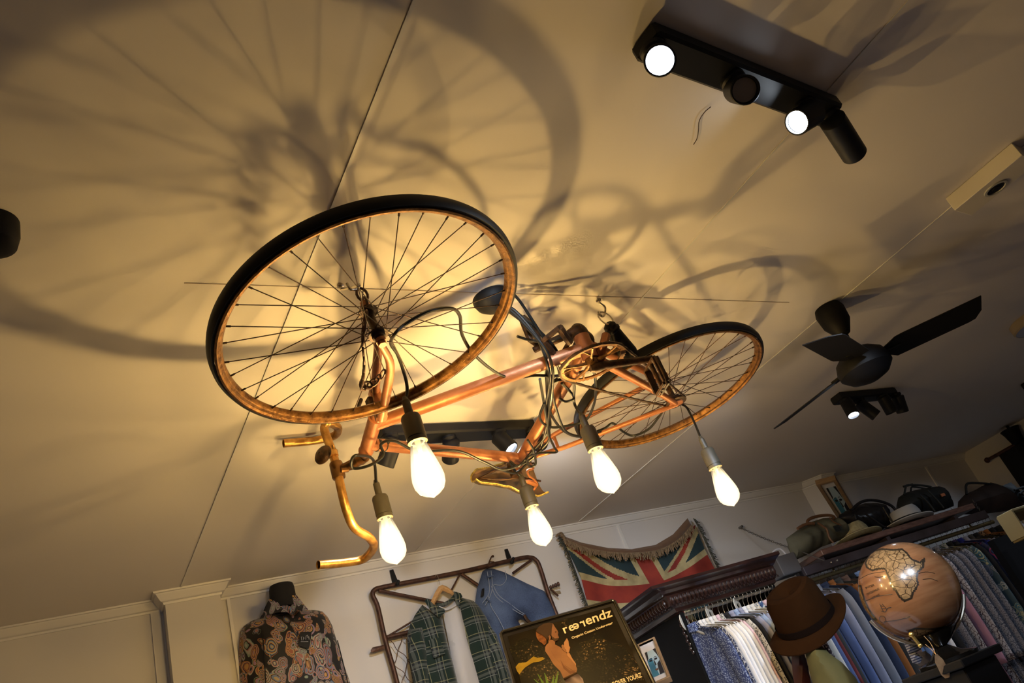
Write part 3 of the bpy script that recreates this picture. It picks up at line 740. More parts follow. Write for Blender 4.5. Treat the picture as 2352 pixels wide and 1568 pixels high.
def pendant(tip_px, D, cable_px, label, sc=1.08, pw_k=1.0):
    """tip_px: lowest point of the bulb in the picture; D: its distance; cable_px: cable way-points (px, py, height)"""
    tip = dep(*tip_px, D); top = tip + np.array([0, 0, (0.124 + 0.060 + 0.045) * sc])
    o = thing('pendant_lamp', label, 'lamp', tip, 'filament bulbs hung from the bicycle')
    mb = MB(); c = tip + np.array([0, 0, 0.124 * sc])
    mb.lathe(c, (0, 0, -1), [(h * sc, r * sc) for h, r in glass_prof], 28, capB=False)
    g = mb.build('glass_bulb', M_GLASS, o)
    mb = MB()
    for k in range(6):
        a = k * math.pi / 3 + 0.4
        mb.tube([c + np.array([0.006 * math.cos(a), 0.006 * math.sin(a), -0.030]) * sc, c + np.array([0.013 * math.cos(a), 0.013 * math.sin(a), -0.088]) * sc], 0.0022 * sc, 6)
    mb.build('filament', M_FIL, g)
    mb = MB(); mb.lathe(c, (0, 0, -1), [(0, 0.006 * sc), (0.03 * sc, 0.004 * sc)], 10, capB=True); mb.build('glass_stem', M_SOCKLINE, g)
    mb = MB(); mb.lathe(c + np.array([0, 0, -0.004 * sc]), (0, 0, 1), [(r[0] * sc, r[1] * sc) for r in [(0, 0.012), (0, 0.0205), (0.005, 0.021), (0.0055, 0.0195), (0.010, 0.0195), (0.0105, 0.0210), (0.055, 0.0205), (0.061, 0.018), (0.064, 0.010), (0.067, 0.008)]], 24, capB=True)
    mb.build('socket', M_SOCK, o)
    mb = MB(); mb.lathe(c + np.array([0, 0, 0.060 * sc]), (0, 0, 1), [(0, 0.0085 * sc), (0.004, 0.009 * sc), (0.032 * sc, 0.0085 * sc), (0.034 * sc, 0.007 * sc), (0.042 * sc, 0.0045 * sc)], 14, capA=True, capB=True)
    mb.build('cord_grip', M_SOCK, o)
    pts = [c + np.array([0, 0, 0.09 * sc])]
    for q in cable_px: pts.append(np.array(q) if len(q) == 4 else atz(q[0], q[1], q[2] + CZ))
    pts = [p[:3] for p in pts]
    mb = MB(); mb.tube(spline(pts, 8), 0.0040, 8); mb.build('cord', M_CABLE, o)
    lamp('bulb_light', 'POINT', c + np.array([0, 0, -0.07 * sc]), BULB_W * pw_k, BULB_COL, shadow_soft_size=0.012)
    lg = bpy.data.objects[-1] if False else None
    return o
rose = atz(1132, 705, ZC - 0.03)      # mouth of the ceiling rose
z9 = 0.90
pendant((912, 1296), 2.06, [(857, 1056, .88), (822, 1045, .86), (808, 1055, .85), (812, 1075, .84), (850, 1068, .83), (880, 1045, .85), (875, 1020, .87), (905, 1012, .865), (960, 1035, .86), (1050, 1035, .865), (1110, 1060, .855), (1160, 1078, .85), (1225, 1050, .86), (1250, 1000, .87), (1268, 900, .86), (1262, 820, .88), (1200, 740, .98), (1160, 705, 1.03), (1140, 700, 1.05)],
        'lit pear-shaped bulb hanging lowest and furthest left, beside the lower handlebar hook', pw_k=0.62)
pendant((997, 1143), 1.70, [(935, 888, .87), (926, 850, .89), (912, 812, .895), (898, 790, .89), (905, 770, .84), (930, 745, .86), (985, 715, .88), (1035, 708, .90), (1056, 725, .905), (1062, 770, .90), (1095, 820, .90), (1160, 865, .895), (1230, 862, .885), (1290, 858, .88), (1275, 800, .93), (1210, 735, 1.0), (1150, 700, 1.05)],
        'large lit bulb in front of the top tube, the one nearest to the camera', 1.13, 1.5)
pendant((1254, 1254), 2.40, [(1184, 1082, .86), (1172, 1060, .87), (1190, 1070, .84), (1215, 1045, .86), (1262, 985, .87), (1255, 930, .87), (1262, 860, .86), (1230, 770, .96), (1165, 712, 1.03), (1138, 700, 1.055)],
        'lit bulb hanging just behind the rear of the saddle', pw_k=0.9)
pendant((1410, 1133), 2.06, [(1319, 925, .87), (1318, 880, .87), (1300, 868, .89), (1262, 880, .89), (1285, 860, .9), (1262, 800, .93), (1200, 700, 1.03), (1175, 670, 1.06), (1172, 655, 1.065)],
        'lit bulb hanging below the pedals and chainring', pw_k=1.25)
pendant((1686, 1162), 2.42, [(1588, 955, .88), (1570, 930, .915), (1535, 930, .90), (1515, 955, .88), (1490, 985, .87), (1455, 1000, .87), (1430, 990, .88), (1408, 972, .89), (1385, 985, .88), (1330, 1002, .87), (1290, 985, .88), (1262, 940, .88), (1255, 870, .88), (1250, 800, .92), (1185, 715, 1.02), (1142, 700, 1.055)],
        'lit bulb hanging furthest right, beyond the rear wheel hub', pw_k=0.5)
# ceiling rose the cords run from
cr_ = atz(1128, 682, ZC)
mb = MB(); mb.lathe((cr_[0], cr_[1], ZC - 0.0005), (0, 0, -1), [(0, 0.050), (0.008, 0.050), (0.022, 0.044), (0.034, 0.030), (0.040, 0.012), (0.041, 0.0)], 32)
tag(mb.build('ceiling_rose', M_BLK), 'black domed ceiling rose between the two wheels that the bulb cords run from', 'ceiling rose')
# spare loops of flex bundled at the bottom bracket
mb = MB()
for k, lst in enumerate([
    [(1240, 870, .87), (1255, 960, .86), (1262, 1005, .86), (1245, 1030, .86), (1215, 1060, .86), (1185, 1085, .85), (1150, 1078, .85)],
    [(1268, 862, .87), (1262, 940, .86), (1258, 990, .855), (1272, 1025, .85), (1278, 1038, .85), (1240, 1040, .85), (1212, 1052, .85), (1216, 1070, .85), (1230, 1065, .85), (1226, 1035, .855), (1212, 1010, .87)],
    [(1250, 925, .86), (1240, 960, .86), (1262, 980, .86), (1300, 978, .86), (1345, 965, .86), (1365, 925, .86), (1368, 880, .86), (1360, 850, .87), (1330, 855, .87)],
    [(1262, 860, .87), (1275, 930, .86), (1300, 990, .86), (1345, 1002, .86), (1380, 990, .87)],
    [(1285, 915, .87), (1300, 922, .86), (1318, 915, .87), (1310, 900, .88), (1290, 880, .88)],
    [(1188, 772, .99), (1215, 780, .98), (1260, 785, .96), (1290, 775, .95), (1312, 778, .94), (1300, 800, .93), (1292, 815, .93)]]):
    mb.tube(spline([atz(a, b, c + CZ) for a, b, c in lst], 8), 0.0038, 7)
tag(mb.build('spare_flex', M_CABLE), 'black bundle of spare flex tied around the seat tube and chainring', 'cable')
for px, py in ((1255, 925), (1182, 1095)):
    pass
# zip ties on the top tube
for k, (px, py) in enumerate(((866, 1022), (880, 1026))):
    c = atz(px, py, ZB - 0.002)
    mb = MB(); pts = []
    td = (seatc - tt0) / np.linalg.norm(seatc - tt0); s_ = np.cross(td, [0, 0, 1]);
    a0_ = tt0 + td * ((c - tt0) @ td)
    for i in range(20):
        a = 2 * math.pi * i / 20; pts.append(a0_ + s_ * 0.0165 * math.cos(a) + np.array([0, 0, 0.0175 * math.sin(a)]))
    mb.tube(pts, 0.0018, 6, closed=True); mb.box(a0_ + s_ * 0.018, td * 0.003, s_ * 0.003, (0, 0, 0.004))
    tag(mb.build('cable_tie', M_CABLE), ['black cable tie around the top tube, the one nearer the head tube', 'black cable tie around the top tube, the one nearer the saddle'][k], 'cable tie', 'ties on the top tube')

# =================================================================== ceiling fixtures
M_LED = emit('cool_led', (0.82, 0.91, 1.0), 40); M_LEDW = emit('dim_cool_led', (0.7, 0.82, 1.0), 2.5)
def spotbar(A, B, heads, label, w=0.034, group='black track spotlights on the ceiling', arms=True):
    """A, B: bar ends on the ceiling; heads: (pos, direction, lit, energy, label-less)"""
    A = np.array([A[0], A[1], ZC]); B = np.array([B[0], B[1], ZC]); d = (B - A) / np.linalg.norm(B - A); s_ = np.cross(d, [0, 0, 1])
    o = thing('spotlight_bar', label, 'ceiling light', (A + B) / 2 - np.array([0, 0, 0.1]), group)
    mb = MB(); mb.box((A + B) / 2 - np.array([0, 0, 0.019]), d * (np.linalg.norm(B - A) / 2), s_ * w, (0, 0, 0.0185), bev=0.006); mb.build('bar', M_SPOT, o)
    for (t, off, dr, lit, e, ln) in heads:
        base = A + (B - A) * t + s_ * off - np.array([0, 0, 0.037]); dr = np.array(dr, float); dr /= np.linalg.norm(dr)
        c = base - np.array([0, 0, 0.030]) + dr * 0.012
        mb = MB(); mb.lathe(base, (0, 0, -1), [(0, 0.026), (0.008, 0.026), (0.016, 0.018), (0.032, 0.014)], 18, capB=True)
        r = 0.0285
        mb.lathe(c - dr * 0.035, dr, [(0, 0.010), (0.003, r - 0.003), (0.006, r), (ln - 0.002, r), (ln, r - 0.0015), (ln, r - 0.004), (ln - 0.012, r - 0.005)], 28, capA=True)
        hd_ = mb.build('lamp_head', M_SPOT, o)
        fc = c - dr * 0.035 + dr * (ln - 0.010)
        MB().lathe(fc, dr, [(0, 0.0), (0.0002, r - 0.0055)], 24).build('lens', (M_LED if lit == 2 else M_LEDW if lit == 1 else M_SPOTG), hd_)
        if e: aim_o = lamp('spot_light', 'SPOT', fc + dr * 0.012, e, SPOT_COL, spot_size=math.radians(75), spot_blend=0.8, shadow_soft_size=0.02); aim(aim_o, fc + dr)
    return o
camv = lambda P: (O - np.array(P)) / np.linalg.norm(O - np.array(P))
A1 = atz(1480, 95, ZC - 0.02); B1 = atz(1905, 258, ZC - 0.02)
cv = camv(A1)
spotbar(A1, B1, [(0.02, 0.0, cv, 2, 9, 0.08), (0.40, 0.0, camv((1.2, .6, ZC)) + np.array([-0.0, -.2, -.25]), 0, 0, 0.08), (0.80, 0, np.array([-0.9, 0.15, -0.42]), 2, 6, 0.08), (0.97, 0.0, np.array([0.75, 0.35, -0.28]), 0, 0, 0.13)],
        'black four-head spotlight bar nearest the camera, above the rear wheel at the upper right')
A2 = atz(868, 1002, ZC - 0.02); B2 = atz(1218, 985, ZC - 0.02)
spotbar(A2, B2, [(0.04, 0.03, np.array([-0.35, 0.6, -0.75]), 1, 12, 0.09), (0.42, 0.0, np.array([0.2, 0.9, -0.5]), 0, 17, 0.08), (0.74, 0.02, np.array([0.25, -0.35, -0.9]), 2, 6, 0.075), (0.97, 0.03, np.array([0.7, 0.7, -0.28]), 0, 22, 0.08)],
        'black spotlight bar behind the saddle and bicycle top tube', w=0.04)
A3 = atz(1918, 912, ZC - 0.01); B3 = atz(2046, 900, ZC - 0.01)
spotbar(A3, B3, [(0.06, 0.02, np.array([-0.3, -0.15, -1]), 2, 6, 0.085), (0.36, 0.0, np.array([0.35, -0.2, -0.8]), 1, 8, 0.10), (0.72, 0.02, np.array([0.1, 0.1, -1]), 0, 7, 0.085), (0.97, 0.02, np.array([0.2, 0.4, -1]), 0, 7, 0.085)],
        'black spotlight bar with downturned heads, below the ceiling fan')
A4 = atz(2352, 880, ZC - 0.01)
spotbar(A4 + np.array([0.02, 0, 0]), A4 + np.array([0.6, 0.0, 0]), [(0.05, 0.0, np.array([-0.5, -0.25, -0.9]), 2, 5, 0.08), (0.5, 0, (0, 0.8, -0.6), 0, 6, 0.08)], 'black spotlight bar at the right edge of the picture, one head lit')
# black bell-shaped hook cover in the far corner
d_ = ray(2318, 985); c = O + d_ * 5.93 / d_[0]
mb = MB(); mb.lathe((c[0], c[1], ZC - 0.001), (0, 0, -1), [(0, 0.01), (ZC - c[2], 0.01)], 12); mb.lathe((c[0], c[1], c[2] - 0.001), (0, 0, -1), [(0, 0.065), (0.03, 0.055), (0.10, 0.042), (0.112, 0.03), (0.115, 0.008), (0.145, 0.004)], 22, capB=True)
tag(mb.build('ceiling_pendant_cover', M_FAN), 'small black cone-shaped cover on the ceiling above the curtain corner', 'ceiling rose')
# black fitting at the left edge of the picture
c = atz(-14, 512, ZC)
mb = MB(); mb.lathe((c[0], c[1], ZC - 0.0005), (0, 0, -1), [(0, 0.038), (0.03, 0.038), (0.05, 0.034), (0.058, 0.02)], 26, capB=True)
tag(mb.build('black_fitting', M_FAN), 'black round ceiling fitting cut off by the left edge of the picture', 'ceiling fitting')
# round flush light at right edge
c = atz(2385, 722, ZC)
fl = thing('flush_ceiling_light', 'round pale flush ceiling light cut off by the right edge of the picture', 'ceiling light', (c[0], c[1], ZC - 0.05))
MB().lathe((c[0], c[1], ZC - 0.0005), (0, 0, -1), [(0, 0.135), (0.035, 0.135), (0.042, 0.128)], 40).build('light_rim', mat('beige_rim', (0.35, 0.28, 0.18), 0.4), fl)
MB().lathe((c[0], c[1], ZC - 0.04), (0, 0, -1), [(0, 0.0), (0.001, 0.128)], 40).build('diffuser', mat('blue_white_diffuser', (0.5, 0.55, 0.7), 0.4), fl)
# white box with a round grille
zb = CZ + 1.03
b0 = np.array([2.381, 0.836]); b1 = np.array([2.386, 0.610]); b2 = np.array([2.492, 0.846])
bx = thing('ceiling_box', 'white rectangular box with a round outlet fixed to the ceiling at the right', 'ceiling box', (2.44, 0.72, zb))
uu = (b1 - b0); vv = (b2 - b0)
mb = MB(); cen = b0 + uu / 2 + vv / 2; mb.box((cen[0], cen[1], (zb + ZC) / 2 - 0.0005), (uu[0] / 2, uu[1] / 2, 0), (vv[0] / 2, vv[1] / 2, 0), (0, 0, (ZC - zb) / 2 - 0.001), bev=0.0015)
mb.build('casing', mat('cream_plastic', (0.62, 0.58, 0.5), 0.5), bx)
rc_ = atz(2287, 432, zb)
mb = MB(); mb.lathe((rc_[0], rc_[1], zb + 0.001), (0, 0, -1), [(0, 0.034), (0.004, 0.034), (0.0045, 0.027), (0.001, 0.026)], 30, mi=0); mb.lathe((rc_[0], rc_[1], zb - 0.001), (0, 0, -1), [(0, 0.026), (0.001, 0.012), (0.003, 0.012), (0.003, 0.0)], 30, mi=1)
mb.build('outlet_ring', [mat('grey_ring', (0.4, 0.4, 0.38), 0.4), M_SPOT], bx)
# ceiling fan
fc = atz(1899, 706, ZC); fan = thing('ceiling_fan', 'black three-blade ceiling fan at the right', 'ceiling fan', (fc[0], fc[1], ZC - 0.3))
mb = MB(); mb.lathe((fc[0], fc[1], ZC - 0.0005), (0, 0, -1), [(0, 0.045), (0.02, 0.052), (0.07, 0.048), (0.115, 0.024), (0.12, 0.014)], 28, capB=True); mb.build('canopy', M_FAN, fan)
MB().tube([(fc[0], fc[1], ZC - 0.11), (fc[0], fc[1], ZC - 0.20)], 0.012, 12).build('downrod', M_FAN, fan)
mb = MB(); mb.lathe((fc[0], fc[1], ZC - 0.185), (0, 0, -1), [(0, 0.020), (0.008, 0.055), (0.03, 0.082), (0.058, 0.092), (0.08, 0.090), (0.105, 0.066), (0.118, 0.03), (0.121, 0.0)], 32, capA=True); mb.build('motor_housing', M_FAN, fan)
for k, (ang, pit, bl) in enumerate(((-51, 13, 0.41), (201, 14, 0.40), (88, 16, 0.44))):
    a = math.radians(ang); cp_, sp_ = math.cos(math.radians(pit)), math.sin(math.radians(pit)); d = np.array([math.cos(a), math.sin(a), 0]); e = np.array([-math.sin(a), math.cos(a), 0]); zz = ZC - 0.230
    mb = MB(); vs = []; fs = []; ns = 16
    for i in range(ns + 1):
        t = i / ns; r = 0.08 + (bl - 0.08) * t
        w0 = -0.060 * min(1, 0.45 + t * 4) ; w1 = 0.060 * min(1, 0.25 + t * 6)
        if t > 0.93: w1 -= 0.04 * (t - 0.93) / 0.07
        for j in range(5):
            s_ = j / 4; y = (w0 + (w1 - w0) * s_); zt = zz - y * sp_; y *= cp_
            vs.append(np.array([fc[0], fc[1], zt]) + d * r + e * y)
    n0 = len(vs); vs += [v - np.array([0, 0, 0.003]) for v in vs]
    for i in range(ns):
        for j in range(4):
            q = i * 5 + j; fs.append((q, q + 1, q + 6, q + 5)); fs.append((n0 + q, n0 + q + 5, n0 + q + 6, n0 + q + 1))
    for i in range(ns):
        for j in (0, 4): q = i * 5 + j; fs.append((q, q + 5, n0 + q + 5, n0 + q))
    for j in range(4):
        for i in (0, ns): q = i * 5 + j; fs.append((q, q + 1, n0 + q + 1, n0 + q))
    mb.add(vs, fs).build('blade', M_FAN, fan)
    mb = MB(); mb.box(np.array([fc[0], fc[1], zz]) + d * 0.10, d * 0.035, e * 0.012, (0, 0, 0.004)); mb.build('blade_bracket', M_FAN, fan)

# =================================================================== things on the back wall
rnd = random.Random(11)
def tubepx(mb, pts, off, r, **k):
    return mb.tube([wp(x, y, off) for x, y in pts], r, **k)
# ---- paisley shirt on a black torso form
OM = 0.10
t = thing('torso_form', 'black torso form hung high on the wall at the left, wearing the paisley shirt', 'mannequin', wp(690, 1568, OM) * np.array([1, 1, 0]) + np.array([0, 0, 1.9]))
mb = MB(); cN = wp(648, 1372, OM - 0.03); upn = np.array([0, 0, 1.0])
mb.lathe(cN - upn * 0.05, upn + WU * 0.05, [(0, 0.060), (0.05, 0.052), (0.085, 0.050), (0.100, 0.046), (0.104, 0.0)], 28)
mb.build('neck_stump', M_BLKC, t)
M_PAIS = paisley('paisley_print', (0.006, 0.005, 0.006), [(0.30, 0.10, 0.05), (0.42, 0.30, 0.14), (0.14, 0.20, 0.30), (0.34, 0.14, 0.12), (0.40, 0.36, 0.30), (0.22, 0.30, 0.22), (0.30, 0.18, 0.30), (0.46, 0.26, 0.08)], 24)
shp = [(606, 1402), (585, 1410), (568, 1422), (560, 1434), (557, 1480), (560, 1568), (566, 1690), (850, 1690), (822, 1568), (805, 1518), (789, 1468), (775, 1421), (764, 1400), (752, 1388), (735, 1384), (705, 1384), (690, 1372), (676, 1366), (668, 1392), (640, 1388), (622, 1378), (614, 1390)]
mb = MB(); F = wframe(0.01)
panel(mb, wpoly(shp, OM), F, bulge=0.10, soft=0.05, res=0.016, fold=folds(3, 0.004, 30))
sh = mb.build('shirt_body', M_PAIS, None)
sh['label'] = 'black long-sleeved shirt with multicoloured paisley print on the torso form'; sh['category'] = 'shirt'; sh.name = 'paisley_shirt'; WPOS['paisley_shirt'] = WPOS['shirt_body']
F2 = wframe(OM + 0.012)
for pts in ([(618, 1374), (606, 1400), (612, 1412), (640, 1404), (660, 1404), (672, 1412), (670, 1392), (645, 1384)], [(670, 1366), (682, 1366), (708, 1398), (696, 1402), (684, 1398), (674, 1412), (668, 1392)]):
    mb = MB(); panel(mb, wpoly(pts, OM + 0.02), F2, bulge=0.012, soft=0.012, res=0.012); mb.build('collar', M_PAIS, sh)
for ln in ([(600, 1440), (606, 1490), (610, 1560), (614, 1640)], [(775, 1470), (790, 1530), (806, 1600)]):
    mb = MB(); mb.tube(spline([wp(x, y, OM + 0.006) for x, y in ln], 5), 0.002, 6); mb.build('sleeve_seam', M_BLKC, sh)
mb = MB(); panel(mb, wpoly([(690, 1451), (716, 1450), (712, 1480), (709, 1489), (686, 1482)], OM + 0.022), wframe(OM + 0.018), bulge=0.002, soft=0.01, res=0.01)
lab = mb.build('swing_tag', M_BLK, sh)
lp = [(693, 1470), (692, 1462), (697, 1463), (696, 1470), (699, 1464), (702, 1469), (703, 1460), (707, 1458), (706, 1464), (709, 1461), (710, 1468)]
mb = MB(); mb.tube([wp(x, y, OM + 0.026) for x, y in lp], 0.0011, 5); mb.tube([wp(691, 1473, OM + 0.026), wp(708, 1473, OM + 0.026)], 0.0007, 5); mb.build('tag_mark', M_WHT, lab)
for (x, y) in ((706, 1513), (737, 1535), (690, 1440)):
    mb = MB(); mb.lathe(wp(x, y, OM + 0.016), WN, [(0, 0.005), (0.002, 0.005), (0.0025, 0.0)], 12); mb.build('button', M_SOCKLINE, sh)

# ---- iron gate panel hung on two hooks
OG = 0.035
gt = thing('iron_gate', 'rusty brown iron garden gate with diamond wire mesh hung flat on the wall', 'gate', wp(1060, 1500, OG) * np.array([1, 1, 0]) + np.array([0, 0, 1.6]))
mb = MB()
tubepx(mb, spline([(938, 1700), (912, 1568), (885, 1470), (868, 1395), (856, 1366), (861, 1354), (876, 1349), (900, 1344), (1050, 1315), (1190, 1283), (1218, 1280), (1231, 1286), (1240, 1302), (1262, 1370), (1290, 1440), (1330, 1540)], 6), OG, 0.0105, seg=12)
mb.build('gate_frame', M_IRON, gt)
for ln, r in (([(870, 1356), (950, 1372), (1020, 1386)], 0.008), ([(1060, 1318), (1082, 1333), (1110, 1352)], 0.008), ([(1056, 1319), (1035, 1358)], 0.004), ([(1220, 1286), (1200, 1300), (1178, 1316)], 0.006), ([(890, 1461), (920, 1443), (948, 1426)], 0.004), ([(888, 1464), (945, 1450), (1000, 1438)], 0.010)):
    mb = MB(); tubepx(mb, ln, OG, r, seg=10); mb.build('brace_bar', M_IRON, gt)
mb = MB(); ua, va = wuv(890, 1466, OG); ub, vb = wuv(1000, 1441, OG); uc, vc = wuv(925, 1568, OG)
Fg = wframe(OG); GP = lambda u, v: Fg[0] + Fg[1] * u + Fg[2] * v
cell = 0.062; u0 = ua + 0.004; W_ = 0.42; H_ = 0.50
for i in range(-8, 8):
    for sgn in (1, -1):
        pts = []
        for k in range(60):
            v = va - 0.006 - k * 0.009; u = u0 + i * cell + sgn * k * 0.009 * 0.62 + 0.0035 * math.sin(k * 0.9)
            if u0 - 0.002 <= u <= u0 + W_: pts.append(GP(u, v) + WN * 0.003 * sgn * math.sin(k * 0.9))
        if len(pts) > 2: mb.tube(pts, 0.0016, 5)
mb.build('wire_mesh', M_IRON, gt)
mb = MB(); panel(mb, wpoly([(852, 1492), (856, 1486), (884, 1480), (888, 1488), (858, 1498), (853, 1497)], OG), wframe(OG - 0.004), bulge=0.004, soft=0.005, res=0.008); mb.build('hinge_strap', M_IRON, gt)
for k, (a, b, c_) in enumerate((((900, 1314), (908, 1340), (916, 1332)), ((1163, 1266), (1171, 1290), (1180, 1280)))):
    ho = thing('wall_hook', ['black flat iron wall hook at the left end of the gate', 'black flat iron wall hook at the right end of the gate, beside the jeans'][k], 'hook', wp(*b, 0.02), 'hooks that carry the gate')
    mb = MB(); A = wp(*a, 0.006); B = wp(*b, 0.006)
    d = (B - A) / np.linalg.norm(B - A); s_ = np.cross(d, WN)
    mb.prism([A - s_ * 0.008 - d * 0.010, A + s_ * 0.008 - d * 0.010, B + s_ * 0.013, B - s_ * 0.013], WN * 0.007)
    mb.tube(spline([B + WN * 0.004, B + WN * 0.03 - d * -0.012, wp(b[0] + 3, b[1] + 2, 0.06), wp(*c_, 0.066)], 5), 0.0065, 8)
    hk = mb.build('hook_strap', M_BLK, ho)
    mb = MB(); mb.lathe(A + WN * 0.004, WN, [(0, 0.0035), (0.002, 0.002), (0.0022, 0)], 10); mb.build('screw', M_CHROME, hk)
# latch on the right edge of the gate
mb = MB(); A = wp(1262, 1349, OG); B = wp(1284, 1340, OG); ax = B - A; L_ = np.linalg.norm(ax)
mb.lathe(A, ax, [(0, 0.004), (L_ * .15, 0.009), (L_ * .25, 0.004), (L_ * .4, 0.009), (L_ * .5, 0.004), (L_ * .65, 0.010), (L_ * .75, 0.005), (L_ * .95, 0.011), (L_, 0.003)], 14, capA=True, capB=True)
A = wp(1264, 1352, OG + 0.0); B = wp(1282, 1368, OG); mb.tube([A, B], 0.005, 8)
mb.build('latch_handle', M_IRON, gt)
mb = MB(); panel(mb, wpoly([(1268, 1352), (1275, 1356), (1287, 1355), (1290, 1361), (1280, 1363), (1272, 1364)], 0.012), wframe(0.004), bulge=0.004, soft=0.004, res=0.006); mb.build('latch_plate', mat('pale_brass', (0.4, 0.32, 0.2), 0.5, 0.4), gt)

# ---- wooden hanger with tee and plaid shirt
OT = 0.07
hg = thing('clothes_hanger', 'pale wooden clothes hanger hooked on the gate rail', 'hanger', wp(1020, 1360, OT))
mb = MB(); panel(mb, wpoly([(986, 1392), (992, 1378), (1001, 1358), (1009, 1345), (1017, 1341), (1028, 1345), (1040, 1354), (1052, 1367), (1062, 1380), (1050, 1372), (1036, 1362), (1019, 1354), (1012, 1364), (1004, 1378), (994, 1396)], OT), wframe(OT - 0.012), bulge=0.012, soft=0.006, res=0.008)
mb.build('hanger_arms', M_WOODL, hg)
mb = MB(); mb.tube(spline([wp(1010, 1343, OT), wp(1008, 1333, OT), wp(1006, 1325, OG + 0.022), wp(1002, 1320, OG + 0.018), wp(999, 1324, OG + 0.016)], 6), 0.0013, 6); mb.build('hanger_wire', M_CHROME, hg)
mb = MB(); panel(mb, wpoly([(1003, 1390), (1015, 1393), (1030, 1388), (1045, 1376), (1056, 1377), (1064, 1397), (1078, 1470), (1095, 1530), (1125, 1640), (1075, 1650), (1045, 1530), (1034, 1470), (1022, 1412)], OT + 0.012), wframe(OT - 0.01), bulge=0.028, soft=0.02, res=0.014, fold=folds(5, 0.005, 38))
tee = tag(mb.build('tee_shirt', M_WHT), 'plain white tee shirt inside the open plaid shirt', 'tee shirt')
mb = MB(); mb.tube(spline([wp(1008, 1393, OT + 0.022), wp(1026, 1399, OT + 0.03), wp(1046, 1390, OT + 0.03), wp(1056, 1378, OT + 0.022)], 6), 0.004, 8); mb.build('neck_rib', M_WHT, tee)
M_PLAID = plaid('green_plaid')
mb = MB()
panel(mb, wpoly([(977, 1381), (995, 1394), (1012, 1402), (1023, 1402), (1026, 1425), (1036, 1470), (1050, 1520), (1092, 1690), (975, 1690), (958, 1568), (946, 1500), (943, 1450), (950, 1425), (962, 1402)], OT + 0.03), wframe(OT - 0.015), bulge=0.055, soft=0.03, res=0.014, fold=folds(9, 0.006, 26))
panel(mb, wpoly([(1046, 1358), (1060, 1362), (1095, 1372), (1108, 1385), (1126, 1412), (1140, 1440), (1158, 1500), (1182, 1568), (1225, 1690), (1140, 1690), (1118, 1580), (1088, 1500), (1075, 1462), (1062, 1402), (1055, 1380)], OT + 0.03), wframe(OT - 0.015), bulge=0.055, soft=0.03, res=0.014, fold=folds(12, 0.006, 26))
pl = tag(mb.build('plaid_shirt', M_PLAID), 'dark green plaid shirt hanging open on the wooden hanger', 'shirt')
for pts in ([(977, 1377), (984, 1372), (1000, 1388), (1022, 1396), (1024, 1404), (1010, 1416), (993, 1402)], [(1044, 1356), (1060, 1360), (1064, 1368), (1056, 1376), (1058, 1396), (1050, 1384)]):
    mb = MB(); panel(mb, wpoly(pts, OT + 0.05), wframe(OT + 0.037), bulge=0.010, soft=0.01, res=0.012); mb.build('collar', M_PLAID, pl)
for pts in ([(950, 1440), (974, 1436), (985, 1480), (996, 1568), (1008, 1690), (972, 1690), (957, 1568), (945, 1500)], [(1128, 1430), (1146, 1452), (1162, 1500), (1186, 1568), (1226, 1690), (1190, 1690), (1150, 1568), (1128, 1500)]):
    mb = MB(); panel(mb, wpoly(pts, OT + 0.05), wframe(OT + 0.02), bulge=0.045, soft=0.03, res=0.016, fold=folds(15, 0.006, 30)); mb.build('sleeve', M_PLAID, pl)
mb = MB(); panel(mb, wpoly([(986, 1468), (1010, 1462), (1024, 1500), (998, 1510)], OT + 0.05), wframe(OT + 0.040), bulge=0.006, soft=0.01, res=0.012); mb.build('chest_pocket', M_PLAID, pl)
mb = MB(); mb.tube(spline([wp(1003, 1388, OT + .01), wp(1016, 1389, OT + .02), wp(1034, 1380, OT + .02), wp(1047, 1366, OT + .01)], 6), 0.009, 10); mb.build('inner_collar', M_PLAID, pl)

# ---- jeans pegged by the waistband
OJ = 0.06
M_DEN = denim('blue_denim', (0.020, 0.035, 0.085), (0.075, 0.115, 0.22)); M_THR = mat('pale_stitching', (0.22, 0.26, 0.34), 0.9)
mb = MB()
panel(mb, wpoly([(1116, 1304), (1126, 1298), (1140, 1299), (1165, 1307), (1215, 1332), (1258, 1351), (1276, 1385), (1300, 1440), (1340, 1540), (1270, 1540), (1240, 1450), (1222, 1425), (1205, 1412), (1196, 1418), (1215, 1450), (1238, 1540), (1180, 1540), (1152, 1462), (1128, 1422), (1106, 1392), (1099, 1376), (1103, 1345)], OJ + 0.02), wframe(OJ - 0.02), bulge=0.045, soft=0.03, res=0.014, fold=folds(21, 0.004, 24, False))
je = tag(mb.build('jeans', M_DEN), 'faded blue denim jeans pegged sideways over the gate rail', 'jeans')
for ln in ([(1119, 1312), (1124, 1345), (1122, 1365), (1108, 1385)], [(1128, 1310), (1131, 1345), (1126, 1368), (1114, 1390)], [(1160, 1310), (1163, 1330), (1152, 1343), (1135, 1342)], [(1128, 1345), (1140, 1370), (1165, 1390), (1188, 1405), (1202, 1412)], [(1132, 1342), (1145, 1366), (1168, 1384), (1192, 1402), (1205, 1410)], [(1122, 1368), (1128, 1392), (1145, 1420), (1160, 1450)]):
    mb = MB(); mb.tube(spline([wp(x, y, OJ + 0.026) for x, y in ln], 5), 0.0016, 6); mb.build('stitching', M_THR, je)
mb = MB(); panel(mb, wpoly([(1109, 1350), (1114, 1349), (1113, 1366), (1106, 1368)], OJ + 0.03), wframe(OJ + 0.018), bulge=0.003, soft=0.005, res=0.006); mb.build('waist_label', M_BLK, je)
for a, b in (((1120, 1325), (1133, 1322)), ((1118, 1375), (1128, 1383))):
    mb = MB(); A = wp(*a, OJ + 0.028); B = wp(*b, OJ + 0.028); mb.tube([A, B], 0.004, 8); mb.build('belt_loop', M_DEN, je)
